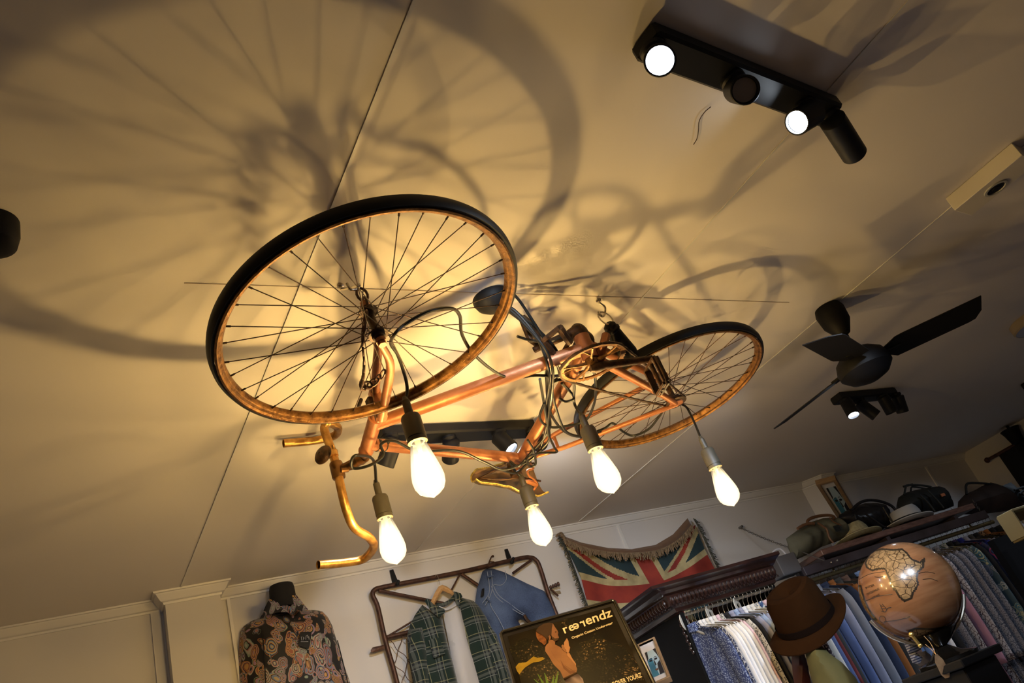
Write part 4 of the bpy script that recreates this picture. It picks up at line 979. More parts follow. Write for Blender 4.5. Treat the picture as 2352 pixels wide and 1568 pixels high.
mb = MB(); mb.tube(spline([wp(1204, 1413, OJ + .02), wp(1212, 1425, OJ + .025), wp(1226, 1436, OJ + .02)], 5), 0.008, 8); mb.build('crotch_strip', M_DARKRUST, je)  # dark strip at the crotch of the jeans
pg = thing('trouser_clip', 'small dark metal clip holding the jeans on the rail', 'clip', wp(1126, 1296, OJ))
mb = MB(); mb.tube(spline([wp(1120, 1302, OJ), wp(1124, 1290, OJ), wp(1128, 1280, OJ), wp(1132, 1276, OJ)], 5), 0.0035, 8); mb.box(wp(1127, 1299, OJ + 0.02), WU * 0.018, WN * 0.012, (0, 0, 0.006), bev=0.002); mb.sphere(wp(1132, 1277, OJ), 0.006); mb.tube([wp(1124, 1290, OJ), wp(1135, 1290, OJ)], 0.003, 8)
mb.build('clip_body', M_IRON, pg)

# ---- union flag with a fringe
M_FR = mat('flag_red', (0.30, 0.035, 0.018), 0.85, col2=(0.20, 0.02, 0.014), scale=10)
M_FB = mat('flag_blue', (0.012, 0.028, 0.035), 0.85, col2=(0.02, 0.045, 0.05), scale=10)
M_FW = mat('flag_yellowed_white', (0.52, 0.43, 0.22), 0.85, col2=(0.26, 0.20, 0.09), scale=18, contrast=0.3)
rows = [(0.0, [(1292, 1235), (1375, 1262), (1473, 1272), (1545, 1250), (1597, 1205)]),
        (0.37, [(1334, 1322), (1410, 1338), (1507, 1330), (1570, 1302), (1621, 1266)]),
        (0.63, [(1350, 1385), (1428, 1392), (1538, 1375), (1600, 1348), (1648, 1318)]),
        (1.0, [(1378, 1470), (1460, 1470), (1575, 1440), (1640, 1410), (1690, 1380)])]
def flagpx(s_, t_):
    xs = []
    for tv, ps in rows:
        q = s_ * 4; i = min(int(q), 3); fr_ = q - i
        P0 = np.array(ps[max(i - 1, 0)]) if i > 0 else 2 * np.array(ps[0]) - np.array(ps[1])
        P1 = np.array(ps[i]); P2 = np.array(ps[i + 1]); P3 = np.array(ps[i + 2]) if i + 2 < 5 else 2 * P2 - P1
        xs.append(0.5 * (2 * P1 + (P2 - P0) * fr_ + (2 * P0 - 5 * P1 + 4 * P2 - P3) * fr_ ** 2 + (-P0 + 3 * P1 - 3 * P2 + P3) * fr_ ** 3))
    ts = [r[0] for r in rows]
    for i in range(3):
        if t_ <= ts[i + 1] + 1e-9:
            k = (t_ - ts[i]) / (ts[i + 1] - ts[i]); return xs[i] * (1 - k) + xs[i + 1] * k
    return xs[-1]
def jack(s_, t_):
    x = s_ * 2 - 1; y = t_ - 0.5        # x in -1..1 half-lengths scaled 2:1 -> X = x, Y = y*1
    X = x; Y = y
    if abs(Y) < 0.1 or abs(X) < 0.1: return 0
    if abs(Y) < 0.167 or abs(X) < 0.167: return 2
    D = abs(abs(Y) - abs(X) * 0.5) / math.sqrt(1.25); sg = (abs(Y) - abs(X) * 0.5)
    q = 1 if X * Y > 0 else -1
    dd = sg * (1 if (X < 0) == (Y < 0) else -1) * (1 if X * Y > 0 else 1)
    if D < 0.1:
        lo, hi = (0.0, 0.067)
        e = -sg / math.sqrt(1.25) if X < 0 else sg / math.sqrt(1.25)
        if Y > 0: e = -e
        return 0 if -0.012 < e < 0.058 else 2
    return 1
flg = thing('union_flag', 'faded red, cream and blue union flag sagging on the wall above the wardrobe', 'flag', wp(1470, 1330, 0.03))
mb = MB(); NX, NY = 150, 84; vs = []
for j in range(NY + 1):
    for i in range(NX + 1):
        s_ = i / NX; t_ = j / NY; p = flagpx(s_, t_)
        off = 0.035 + 0.010 * math.sin(s_ * 9 + t_ * 2) * (0.3 + t_) + 0.006 * math.sin(s_ * 23 + 3 * t_)
        vs.append(wp(p[0], p[1], off))
fs = []; ms = []
for j in range(NY):
    for i in range(NX):
        q = j * (NX + 1) + i; fs.append((q, q + 1, q + NX + 2, q + NX + 1)); ms.append(jack((i + .5) / NX, (j + .5) / NY))
n0 = len(vs); mb.v = [tuple(v) for v in vs] + [tuple(v - WN * 0.003) for v in vs]; mb.f = fs + [(a + n0, d + n0, c_ + n0, b + n0) for a, b, c_, d in fs]; mb.m = ms + ms
mb.build('flag_cloth', [M_FR, M_FB, M_FW], flg)
mb = MB(); top = [(1287, 1224), (1340, 1243), (1400, 1255), (1455, 1258), (1510, 1248), (1550, 1224), (1583, 1187), (1592, 1203), (1557, 1240), (1515, 1262), (1460, 1270), (1400, 1268), (1340, 1256), (1295, 1236)]
panel(mb, wpoly(top, 0.07), wframe(0.05), bulge=0.012, soft=0.01, res=0.012); mb.build('folded_hem', mat('bronze_cloth', (0.14, 0.075, 0.04), 0.7, sheen=0.3), flg)
M_FRG = mat('tan_fringe', (0.17, 0.11, 0.06), 0.9, col2=(0.28, 0.2, 0.12), scale=60); M_FRD = mat('dark_fringe', (0.02, 0.025, 0.022), 0.9, col2=(0.12, 0.12, 0.09), scale=60)
def fringe(px, n, L_, dirpx, m, off, name='fringe'):
    mb = MB(); P = spline([(x, y, 0) for x, y in px], 10); cum = [0]
    for a, b in zip(P, P[1:]): cum.append(cum[-1] + np.linalg.norm(b - a))
    for k in range(n):
        d = cum[-1] * (k + rnd.random()) / n; i = max(j for j in range(len(cum)) if cum[j] <= d); i = min(i, len(P) - 2)
        a = P[i] + (P[i + 1] - P[i]) * ((d - cum[i]) / max(cum[i + 1] - cum[i], 1e-6))
        l = L_ * rnd.uniform(0.6, 1.3); dx = dirpx[0] + rnd.uniform(-0.35, 0.35); dy = dirpx[1] + rnd.uniform(-0.3, 0.3)
        o1 = off + rnd.uniform(-0.006, 0.012)
        mb.tube([wp(a[0], a[1], o1), wp(a[0] + dx * l * .5 + rnd.uniform(-1, 1), a[1] + dy * l * .5, o1 + 0.006), wp(a[0] + dx * l, a[1] + dy * l, o1)], 0.0022, 4)
    o = mb.build(name, m, flg); o['kind'] = 'stuff'; return o
fringe([(1293, 1234), (1340, 1255), (1400, 1267), (1460, 1269), (1515, 1261), (1557, 1239), (1590, 1204)], 420, 13, (0.3, 1.0), M_FRG, 0.07)
fringe([(1286, 1228), (1300, 1255), (1318, 1300), (1334, 1345), (1350, 1390), (1360, 1420)], 170, 9, (-0.6, 0.6), M_FRD, 0.05)
fringe([(1592, 1190), (1606, 1215), (1622, 1250), (1638, 1285), (1655, 1320)], 150, 9, (0.9, 0.5), M_FRD, 0.05)
fringe([(1280, 1226), (1290, 1222), (1298, 1232)], 60, 9, (-0.3, 0.6), M_FRG, 0.07, 'corner_tassel')

# ---- chain from the wall to the hanging shelf
SA = atz(1888, 1268, CZ + 0.55); SB = atz(2238, 1160, CZ + 0.55)
sdn = (SB - SA) / np.linalg.norm(SB - SA); sn = np.cross(sdn, [0, 0, 1.0])      # sn points to the camera side
def chainthing(A, B, n, label, ll=0.030, r=0.0015):
    ll = min(ll, 1.25 * np.linalg.norm(np.array(B) - np.array(A)) / n); mb = MB(); chainlinks(mb, A, B, n, ll, r, 0.01, 0.24); return tag(mb.build('support_chain', mat('dull_steel', (0.22, 0.21, 0.20), 0.35, 0.8)), label, 'chain', 'chains that hold the clothes shelf')
W1 = wp(1700, 1211, 0.01); beamA = atz(1893, 1287, CZ + 0.50)
chainthing(W1, W1 + (beamA - W1) * 0.70, 28, 'chain from the wall down to the left end of the shelf')
mb = MB(); mb.tube([W1 + (beamA - W1) * 0.69, beamA], 0.003, 8); mb.tube([W1 - WN * 0.009, W1 + WN * 0.02], 0.007, 8); mb.sphere(W1 + (beamA - W1) * 0.69, 0.010)
tag(mb.build('chain_rod', MATS['dull_steel']), 'thin steel rod joining the wall chain to the shelf end', 'rod')
beamB = SB + np.array([0.02, 0, -0.03])
chainthing(beamB + np.array([0, 0, 0.0]), wp(2096, 1066, 0.02) if False else beamB + np.array([0.05, 0.03, 0.07]), 5, 'short chain end at the right end of the shelf beam')
# hanging chain strand in front of the clothes
chainthing(atz(1895, 1318, CZ + 0.46), atz(1930, 1375, CZ + 0.345), 8, 'loose chain dangling between the coats behind the fedora')

# =================================================================== hanging shelf with bags and hats
M_PLK = mat('worn_red_wood', (0.20, 0.11, 0.085), 0.45, col2=(0.10, 0.05, 0.04), scale=14, stretch=(2, 1, 9)); M_BEAM = mat('grey_brown_beam', (0.055, 0.04, 0.045), 0.5, col2=(0.03, 0.02, 0.02), scale=9)
SLn = np.linalg.norm(SB - SA)
def onshelf(x, back, z=0.0): return SA + sdn * x - sn * back + np.array([0, 0, 0.016 + z])
sf = thing('hanging_shelf', 'long dark wooden shelf with a beam below it, slung on chains at the right', 'shelf', SA + sdn * SLn / 2 - sn * 0.2 - np.array([0, 0, 0.1]))
mb = MB(); mb.box(SA + sdn * SLn / 2 - sn * 0.18, sdn * SLn / 2, sn * 0.18, (0, 0, 0.015), bev=0.003); mb.build('plank', M_PLK, sf)
mb = MB(); mb.box(SA + sdn * (SLn / 2 - 0.05) - sn * 0.012 - np.array([0, 0, 0.062]), sdn * (SLn / 2 + 0.10), sn * 0.012, (0, 0, 0.022), bev=0.002); mb.build('front_beam', M_BEAM, sf)
mb = MB(); mb.box(SA + sdn * (SLn / 2 - 0.05) - sn * 0.20 - np.array([0, 0, 0.04]), sdn * (SLn / 2), sn * 0.015, (0, 0, 0.022)); mb.build('back_beam', M_BEAM, sf)
for x in (0.0, 0.45, 0.95): 
    mb = MB(); mb.box(SA + sdn * x - sn * 0.13 - np.array([0, 0, 0.03]), sdn * 0.012, sn * 0.11, (0, 0, 0.012)); mb.build('cross_bracket', M_BEAM, sf)
for x in (0.02, 0.06):
    mb = MB(); mb.sphere(SA + sdn * x + sn * 0.002 - np.array([0, 0, 0.06]), 0.006); mb.build('bolt', M_CHROME, sf)
mb = MB(); RA2 = SA + sdn * -0.30 - sn * 0.06 - np.array([0, 0, 0.105]); RB2 = SB + sdn * 0.12 - sn * 0.06 - np.array([0, 0, 0.105]); mb.tube([RA2, RB2], 0.011, 12)
for x in (0.36, 0.8, 1.35): mb.tube([RA2 + sdn * x, RA2 + sdn * x + np.array([0, 0, 0.045]), RA2 + sdn * x + sn * 0.04 + np.array([0, 0, 0.05])], 0.006, 8)
mb.build('clothes_rail', mat('brass_rail', (0.25, 0.20, 0.10), 0.35, 0.8), sf)
SF = lambda back: (SA - sn * back, sdn, np.array([0, 0, 1.0]), sn)
def suv(px, py, back):
    F = SF(back); d = ray(px, py); k = ((F[0] - O) @ F[3]) / (d @ F[3]); P = O + d * k - F[0]; return (float(P @ F[1]), float(P @ F[2]))
spoly = lambda pp, back: [suv(x, y, back) for x, y in pp]
spt = lambda px, py, back: (lambda uv: SF(back)[0] + sdn * uv[0] + np.array([0, 0, uv[1]]))(suv(px, py, back))
def floor_to_shelf(poly, z=0.0165): return [(u, max(v, z)) for u, v in poly]
def bag(name, label, cat, out, back, m, depth, hnd=(), straps=(), hm=None, seed=1, fold=0.006):
    o = thing(name, label, cat, spt(out[0][0], out[0][1], back) * np.array([1, 1, 0]) + np.array([0, 0, SA[2] + 0.016]), 'bags on the hanging shelf')
    F = SF(back); mb = MB()
    panel(mb, floor_to_shelf(spoly(out, back)), F, bulge=depth / 2, soft=0.045, res=0.017, fold=folds(seed, fold, 30))
    Fb = (F[0], F[1], F[2], -sn); panel(mb, floor_to_shelf(spoly(out, back)), Fb, bulge=depth / 2, soft=0.045, res=0.03)
    mb.build('bag_body', m, o)
    for pts, r, b in hnd:
        mb = MB(); mb.tube(spline([spt(x, y, back + b) for x, y in pts], 6), r, 10); mb.build('handle', hm or m, o)
    for pts, r, b in straps:
        mb = MB(); mb.tube(spline([spt(x, y, back + b) for x, y in pts], 6), r, 8); mb.build('strap', hm or m, o)
    return o
M_OLV = mat('olive_canvas', (0.075, 0.075, 0.05), 0.85, col2=(0.12, 0.12, 0.085), scale=12, bump=0.3, bscale=120); M_LEA = mat('brown_leather', (0.10, 0.045, 0.02), 0.5, col2=(0.16, 0.08, 0.04), scale=20)
M_BLE = mat('black_leather', (0.010, 0.010, 0.013), 0.35, bump=0.3, bscale=40); M_BNY = mat('black_nylon', (0.008, 0.011, 0.013), 0.7)
zsh = 0.25
b1_ = bag('duffel_bag', 'olive grey canvas duffel bag with brown leather handles on the shelf', 'bag',
    [(1806, 1236), (1828, 1220), (1838, 1212), (1865, 1198), (1890, 1190), (1915, 1188), (1935, 1200), (1948, 1218), (1953, 1232), (1930, 1240), (1890, 1254), (1858, 1272), (1822, 1292), (1818, 1275)], 0.10, M_OLV, 0.20,
    hnd=[([(1856, 1206), (1855, 1196), (1865, 1189), (1885, 1184), (1905, 1183), (1916, 1187), (1914, 1192)], 0.008, -0.06), ([(1832, 1214), (1845, 1206), (1858, 1202), (1870, 1202)], 0.008, -0.07)],
    straps=[([(1878, 1200), (1890, 1208), (1899, 1216), (1905, 1234), (1914, 1246)], 0.006, -0.105), ([(1905, 1188), (1915, 1198), (1932, 1206)], 0.004, -0.09)], hm=M_LEA, seed=31, fold=0.012)
mb = MB(); p = spt(1923, 1213, 0.10 - 0.11); mb.box(p, sdn * 0.018, sn * 0.002, (0, 0, 0.016)); mb.build('patch', M_BNY, b1_)
b2_ = bag('leather_bag', 'black leather shoulder bag with a tall looped handle on the shelf', 'bag',
    [(1926, 1190), (1928, 1182), (1945, 1172), (1966, 1162), (1985, 1156), (2010, 1155), (2030, 1158), (2043, 1175), (2050, 1200), (2058, 1208), (2040, 1212), (2010, 1222), (1985, 1226), (1960, 1215), (1940, 1202)], 0.16, M_BLE, 0.16,
    hnd=[([(1955, 1172), (1972, 1156), (1990, 1149), (2012, 1149), (2035, 1155), (2052, 1165), (2062, 1182), (2062, 1200), (2052, 1208)], 0.008, -0.04)],
    straps=[([(1988, 1180), (2010, 1195), (2032, 1210), (2055, 1212), (2052, 1200), (2040, 1185), (2028, 1165)], 0.006, -0.09), ([(1955, 1186), (1962, 1182), (1966, 1192)], 0.005, -0.09)], seed=37)
b3_ = bag('duffel_bag', 'black nylon duffel bag with a small orange patch on the shelf', 'bag',
    [(2062, 1170), (2060, 1160), (2064, 1142), (2078, 1132), (2100, 1126), (2130, 1120), (2155, 1117), (2165, 1124), (2178, 1145), (2190, 1162), (2170, 1170), (2130, 1180), (2100, 1186), (2075, 1184)], 0.12, M_BNY, 0.22,
    hnd=[([(2077, 1136), (2080, 1120), (2084, 1114), (2110, 1114), (2135, 1117), (2140, 1120)], 0.006, -0.05), ([(2092, 1134), (2093, 1120), (2100, 1118), (2128, 1122)], 0.005, 0.03)],
    straps=[([(2113, 1136), (2130, 1152), (2148, 1175)], 0.006, -0.115), ([(2130, 1125), (2150, 1145), (2168, 1166)], 0.005, -0.115)], seed=41)
mb = MB(); p = spt(2166, 1136, 0.12 - 0.10); mb.box(p, sdn * 0.014, sn * 0.002, (0, 0, 0.008)); mb.build('orange_patch', mat('orange_leather', (0.4, 0.14, 0.06), 0.7), b3_)
mb = MB(); mb.tube([spt(2075, 1117, 0.07), spt(2096, 1112, 0.07)], 0.006, 8); mb.build('handle_wrap', M_BNY, b3_)
# bags on the taller unit at the far right
M_BRN = mat('dark_brown_nylon', (0.022, 0.012, 0.010), 0.7)
mb = MB(); UA = aty(2205, 1168, 2.75)
b4_ = thing('travel_bag', 'dark brown travel bag with a raised handle at the far right end', 'bag', UA * np.array([1, 1, 0]) + np.array([0, 0, SA[2] + 0.016]), 'bags on the hanging shelf')
out = [(2206, 1165), (2207, 1148), (2222, 1132), (2245, 1122), (2262, 1112), (2280, 1105), (2296, 1112), (2320, 1125), (2345, 1148), (2372, 1160), (2330, 1168), (2270, 1176), (2215, 1178)]
F = SF(0.12); panel(mb, spoly(out, 0.10), F, bulge=0.09, soft=0.05, res=0.02, fold=folds(51, 0.006, 26)); panel(mb, spoly(out, 0.10), (F[0], F[1], F[2], -sn), bulge=0.08, soft=0.05, res=0.03); mb.build('bag_body', M_BRN, b4_)
mb = MB(); mb.tube(spline([spt(2220, 1135, .1), spt(2219, 1115, .1), spt(2228, 1109, .1), spt(2260, 1110, .1), spt(2290, 1114, .1)], 6), 0.007, 8); mb.build('handle', M_BNY, b4_)
mb = MB(); out = [(2300, 1116), (2320, 1108), (2332, 1118), (2352, 1140), (2390, 1150), (2400, 1165), (2350, 1165), (2320, 1150)]
F = SF(0.20); panel(mb, spoly(out, 0.20), F, bulge=0.06, soft=0.05, res=0.02)
b5_ = tag(mb.build('backpack', M_BNY), 'black bag half cut off by the right edge, behind the brown travel bag', 'bag', 'bags on the hanging shelf')
mb = MB(); mb.tube(spline([spt(2330, 1125, .15), spt(2345, 1120, .15), spt(2375, 1112, .15)], 5), 0.006, 8); mb.tube(spline([spt(2342, 1134, .15), spt(2352, 1126, .15), spt(2380, 1122, .15)], 5), 0.006, 8); mb.build('strap', M_BNY, b5_)
# straw hats
def hat(name, label, cat, c, up, r, hr, m, band, side=(1, 0, 0), brimcurl=0.012, dip=0.0, h=0.10, group=None, oval=1.18):
    """fedora: pinched crown, band, curled brim"""
    c = np.array(c, float); up = np.array(up, float); up /= np.linalg.norm(up); fx = np.array(side, float); fx = fx - up * (fx @ up); fx /= np.linalg.norm(fx); sy = np.cross(up, fx)
    o = thing(name, label, cat, c, group); seg = 48
    P = lambda a, rr, z: c + fx * (math.cos(a) * rr * oval) + sy * (math.sin(a) * rr) + up * z
    prof = [(hr * 1.0, 0.0, 0), (hr * 0.98, 0.02, 0), (hr * 0.95, 0.05, 0), (hr * 0.90, h * 0.8, 1), (hr * 0.78, h * 0.97, 1), (hr * 0.60, h * 1.0, 1), (hr * 0.35, h * 0.90, 1), (0.001, h * 0.84, 1)]
    mb = MB(); vs = []; fs = []
    for k, (rr, z, fl) in enumerate(prof):
        for i in range(seg):
            a = 2 * math.pi * i / seg; zz = z; r2 = rr
            if fl: zz = z + 0.006 * math.cos(a) - 0.016 * abs(math.sin(a)) * 0; r2 = rr * (1 - 0.16 * max(0, math.cos(a)) ** 2 * abs(math.sin(a)) ** 0.5 * (z / h))
            vs.append(P(a, r2, zz))
    for k in range(len(prof) - 1):
        for i in range(seg): j = (i + 1) % seg; fs.append((k * seg + i, k * seg + j, (k + 1) * seg + j, (k + 1) * seg + i))
    mb.add(vs, fs); mb.build('crown', m, o)
    mb = MB(); vs = []; fs = []; n = 7
    for sd_ in (0, 1):
        for k in range(n + 1):
            t_ = k / n; rr = hr * 0.97 + (r - hr * 0.97) * t_
            for i in range(seg):
                a = 2 * math.pi * i / seg
                z = brimcurl * (abs(math.sin(a)) ** 1.5) * t_ ** 2 - dip * max(0, math.cos(a)) * t_ + brimcurl * 0.8 * max(0, -math.cos(a)) * t_ ** 2
                vs.append(P(a, rr, z + 0.002 - 0.004 * sd_))
    q = (n + 1) * seg
    for k in range(n):
        for i in range(seg):
            j = (i + 1) % seg; fs.append((k * seg + i, k * seg + j, (k + 1) * seg + j, (k + 1) * seg + i)); fs.append((q + k * seg + i, q + (k + 1) * seg + i, q + (k + 1) * seg + j, q + k * seg + j))
    for i in range(seg): j = (i + 1) % seg; fs.append((n * seg + i, n * seg + j, q + n * seg + j, q + n * seg + i)); fs.append((i, j, q + j, q + i))
    mb.add(vs, fs); mb.build('brim', m, o)
    mb = MB(); vs = []; fs = []
    for k, (rr, z) in enumerate(((hr * 1.02, 0.002), (hr * 1.03, 0.003), (hr * 1.015, 0.028), (hr * 1.0, 0.028))):
        for i in range(seg): vs.append(P(2 * math.pi * i / seg, rr, z))
    for k in range(3):
        for i in range(seg): j = (i + 1) % seg; fs.append((k * seg + i, k * seg + j, (k + 1) * seg + j, (k + 1) * seg + i))
    mb.add(vs, fs); mb.build('hat_band', band, o); return o
M_STR = mat('straw', (0.42, 0.38, 0.22), 0.8, col2=(0.32, 0.28, 0.15), scale=80, bump=0.4); M_STRW = mat('white_straw', (0.42, 0.42, 0.42), 0.8, bump=0.4, bscale=90)
pH = spt(1966, 1232, 0.10); hat('straw_hat', 'yellowish straw hat with a brown band between the olive and the leather bag', 'hat', (pH[0], pH[1], SA[2] + 0.022), (0.05, 0.1, 1), 0.125, 0.078, M_STR, M_LEA, sdn, 0.01, h=0.085, group='straw hats on the shelf')
pH = spt(2085, 1195, 0.06); hat('straw_hat', 'white straw hat with a black band in front of the black duffel bag', 'hat', (pH[0], pH[1], SA[2] + 0.022), (0.05, 0.0, 1), 0.125, 0.080, M_STRW, M_BLKC, sdn, 0.01, h=0.085, group='straw hats on the shelf')
# framed blue portrait standing behind the bags
def rectframe(tl, tr, bl, br, d1):
    r = [ray(*q) for q in (tl, tr, bl, br)]
    V = np.cross(np.cross(r[0], r[2]), np.cross(r[1], r[3])); V /= np.linalg.norm(V)
    if V[2] > 0: V = -V
    k = (r[0] @ V) / (r[1] @ V); A = O + r[0] * d1; B = O + r[1] * d1 * k
    U = B - A; w = np.linalg.norm(U); U /= w; Nn = np.cross(U, V); Nn /= np.linalg.norm(Nn)
    if Nn @ (O - A) < 0: Nn = -Nn
    return A, U, V, Nn, w
def onrect(fr_, px, py):
    A, U, V, Nn, w = fr_; d = ray(px, py); k = ((A - O) @ Nn) / (d @ Nn); P = O + d * k - A
    return float(P @ U), float(P @ V)
M_FRM = mat('pale_oak_frame', (0.30, 0.20, 0.11), 0.55, col2=(0.22, 0.14, 0.08), scale=10, stretch=(3, 3, 10)); M_MATB = mat('white_mount', (0.55, 0.55, 0.6), 0.7)
M_ABL = mat('art_blue', (0.05, 0.22, 0.34), 0.6, col2=(0.02, 0.10, 0.18), scale=12); M_APL = mat('art_pale_blue', (0.35, 0.48, 0.58), 0.6); M_ADK = mat('art_ink', (0.012, 0.012, 0.02), 0.6); M_ABR = mat('art_brown', (0.15, 0.06, 0.03), 0.6)
def picture(name, label, fr_, h, bw, depth, art, group='framed blue portraits'):
    A, U, V, Nn, w = fr_; A = A - Nn * depth
    P = lambda u, v, n: A + U * u + V * v + Nn * n
    o = thing(name, label, 'picture', P(w / 2, h, 0), group); mb = MB()
    for (u0, u1, v0, v1) in ((0, w, 0, bw), (0, w, h - bw, h), (0, bw, bw, h - bw), (w - bw, w, bw, h - bw)):
        mb.box(P((u0 + u1) / 2, (v0 + v1) / 2, depth / 2), U * ((u1 - u0) / 2), V * ((v1 - v0) / 2), Nn * depth / 2, bev=0.0015)
    mb.build('picture_frame', M_FRM, o)
    mb = MB(); mb.box(P(w / 2, h / 2, depth * 0.45), U * (w / 2 - bw), V * (h / 2 - bw), Nn * 0.002); mt = mb.build('mount', M_MATB, o)
    u0, u1, v0, v1 = art; z = depth * 0.45 + 0.003
    Q = lambda s_, t_, k: P(u0 + (u1 - u0) * s_, v0 + (v1 - v0) * t_, z + 0.0006 * k)
    mb = MB()
    def pg(pts, k, mi): mb.prism([Q(a, b, k) for a, b in pts], Nn * 0.0005, mi)
    pg([(0, 0), (1, 0), (1, 1), (0, 1)], 0, 1)
    pg([(0, 0.35), (0.42, 0.3), (0.55, 1), (0, 1)], 1, 0)
    pg([(0, 0), (0.22, 0), (0.14, 0.28), (0, 0.36)], 1, 2); pg([(0.75, 0), (1, 0), (1, 0.4), (0.9, 0.2)], 1, 2)
    for cx in (0.28, 0.72):
        pg([(cx + 0.15 * math.cos(a), 0.40 + 0.035 * math.sin(a)) for a in [k * 0.6283 for k in range(10)]], 2, 2)
        pg([(cx - 0.17, 0.34), (cx, 0.30), (cx + 0.17, 0.335), (cx, 0.32)], 2, 2)
    pg([(0.50, 0.42), (0.56, 0.42), (0.62, 0.62), (0.50, 0.64)], 2, 2); pg([(0.36, 0.76), (0.66, 0.76), (0.6, 0.82), (0.42, 0.82)], 2, 3); pg([(0.7, 0.6), (1, 0.5), (1, 1), (0.62, 1)], 2, 2)
    mb.build('portrait_print', [M_ABL, M_APL, M_ADK, M_ABR], mt)
    return o
frA = rectframe((1874, 1113), (1920, 1101), (1920, 1185), (1960, 1167), 4.35)
vh = onrect(frA, 1925, 1200)[1] * 1.15
au = [onrect(frA, *q) for q in ((1899, 1128), (1922, 1121), (1932, 1182), (1952, 1172))]
picture('framed_picture', 'pale wooden framed picture of a blue face standing at the back of the shelf', frA, vh, frA[4] * 0.17, 0.03, (frA[4] * .30, frA[4] * .78, au[0][1] * 0.9, vh * 0.88))

# =================================================================== carved dark wardrobe
ZWB = CZ + 0.427; ZWT = CZ + 0.538
dW = np.array([0.989, -0.148, 0.0]); nW = np.array([-0.148, -0.989, 0.0])
WA = np.array([2.315, 2.602, 0.0]); WW = 0.52; WD = 0.52
wd_ = thing('wardrobe', 'tall black-brown wardrobe with a carved overhanging cornice, full of shirts', 'wardrobe', WA + dW * WW / 2 - nW * WD / 2)
WPt = lambda u, b, z: WA + dW * u - nW * b + np.array([0, 0, z])
def wbox(u0, u1, b0, b1, z0, z1, bev=0.002):
    mb = MB(); mb.box(WPt((u0 + u1) / 2, (b0 + b1) / 2, (z0 + z1) / 2), dW * (u1 - u0) / 2, nW * (b1 - b0) / 2, (0, 0, (z1 - z0) / 2), bev=bev); return mb
wbox(0, 0.022, 0, WD, 0.02, ZWB).build('side_panel', M_CORE, wd_)
wbox(WW - 0.022, WW, 0, WD, 0.02, ZWB).build('side_panel', M_CORE, wd_)
wbox(0.022, WW - 0.022, WD - 0.012, WD, 0.02, ZWB).build('back_panel', M_CORE, wd_)
wbox(0.022, WW - 0.022, 0.0, WD, 0.02, 0.12).build('plinth', M_DWOOD, wd_)
mb = wbox(-0.01, WW + 0.01, -0.01, WD, ZWB - 0.004, ZWB + 0.02); prof = [(0.0, 0.0), (0.012, 0.004), (0.014, 0.018), (0.024, 0.026), (0.030, 0.030), (0.034, 0.070), (0.048, 0.078), (0.060, 0.088), (0.082, 0.098), (0.088, 0.102), (0.088, 0.114), (0.0, 0.114)]
def uprof(name, mat_, prof, z0):
    mb = MB(); k = len(prof); vs = []
    for (u, b, su, sb) in ((0, WD, -1, 0), (0, 0, -1, -1), (WW, 0, 1, -1), (WW, WD, 1, 0)):
        for (o, z) in prof: vs.append(WPt(u + su * o * (0.35 if su > 0 else 1.5), b + sb * o, z0 + z))
    fs = [((i * k) + j, (i * k) + (j + 1) % k, (i + 1) * k + (j + 1) % k, (i + 1) * k + j) for i in range(3) for j in range(k)]
    fs += [tuple(range(k)), tuple(3 * k + j for j in range(k))]
    return mb.add(vs, fs).build(name, mat_, wd_, smooth=False)
uprof('carved_cornice', M_DWOOD, prof, ZWB)
wbox(0, WW, 0, WD, ZWT - 0.012, ZWT + 0.001).build('top_board', M_DWOOD, wd_)
mb = MB()
def dent(c, d, n_):
    mb.lathe(c, np.array([0, 0, 1.0]) - n_ * 0.2 + n_ * 0.35, [(0, 0.002), (0.006, 0.007), (0.018, 0.009), (0.030, 0.006), (0.036, 0.001)], 8)
    mb.sphere(c + n_ * 0.002 + d * 0.010 - np.array([0, 0, 0.004]), 0.0035, 8, 6)
for k in range(27): dent(WPt(-0.03 + (WW + 0.03) * k / 26, -0.033, ZWB + 0.030), dW, nW)
mb.build('carved_leaf_band', M_DWOOD, wd_); mb = MB()
for k in range(22): dent(WPt(-0.049, 0.0 + 0.5 * k / 21, ZWB + 0.030), -nW, -dW)
mb.build('carved_leaf_band', M_DWOOD, wd_)
mb = MB()
for k in range(44): mb.sphere(WPt(-0.040, -0.01 + 0.5 * k / 43, ZWB + 0.022), 0.003, 8, 6)
for k in range(60): mb.sphere(WPt(-0.02 + (WW + 0.04) * k / 59, -0.026, ZWB + 0.022), 0.0026, 8, 6)
mb.build('bead_moulding', M_DWOOD, wd_)
mb = MB()
for k in range(9): mb.sphere(WPt(-0.004, 0.012 + 0.008 * (k % 2), ZWB - 0.03 - k * 0.016), 0.007, 8, 6, sc=(0.6, 1, 1.2))
mb.build('carved_drop', M_DWOOD, wd_)
mb = MB(); mb.tube([WPt(0.0, 0.012, ZWB - 0.012), WPt(WW, 0.012, ZWB - 0.012)], 0.007, 10); mb.build('clothes_rail', M_CHROME, wd_)

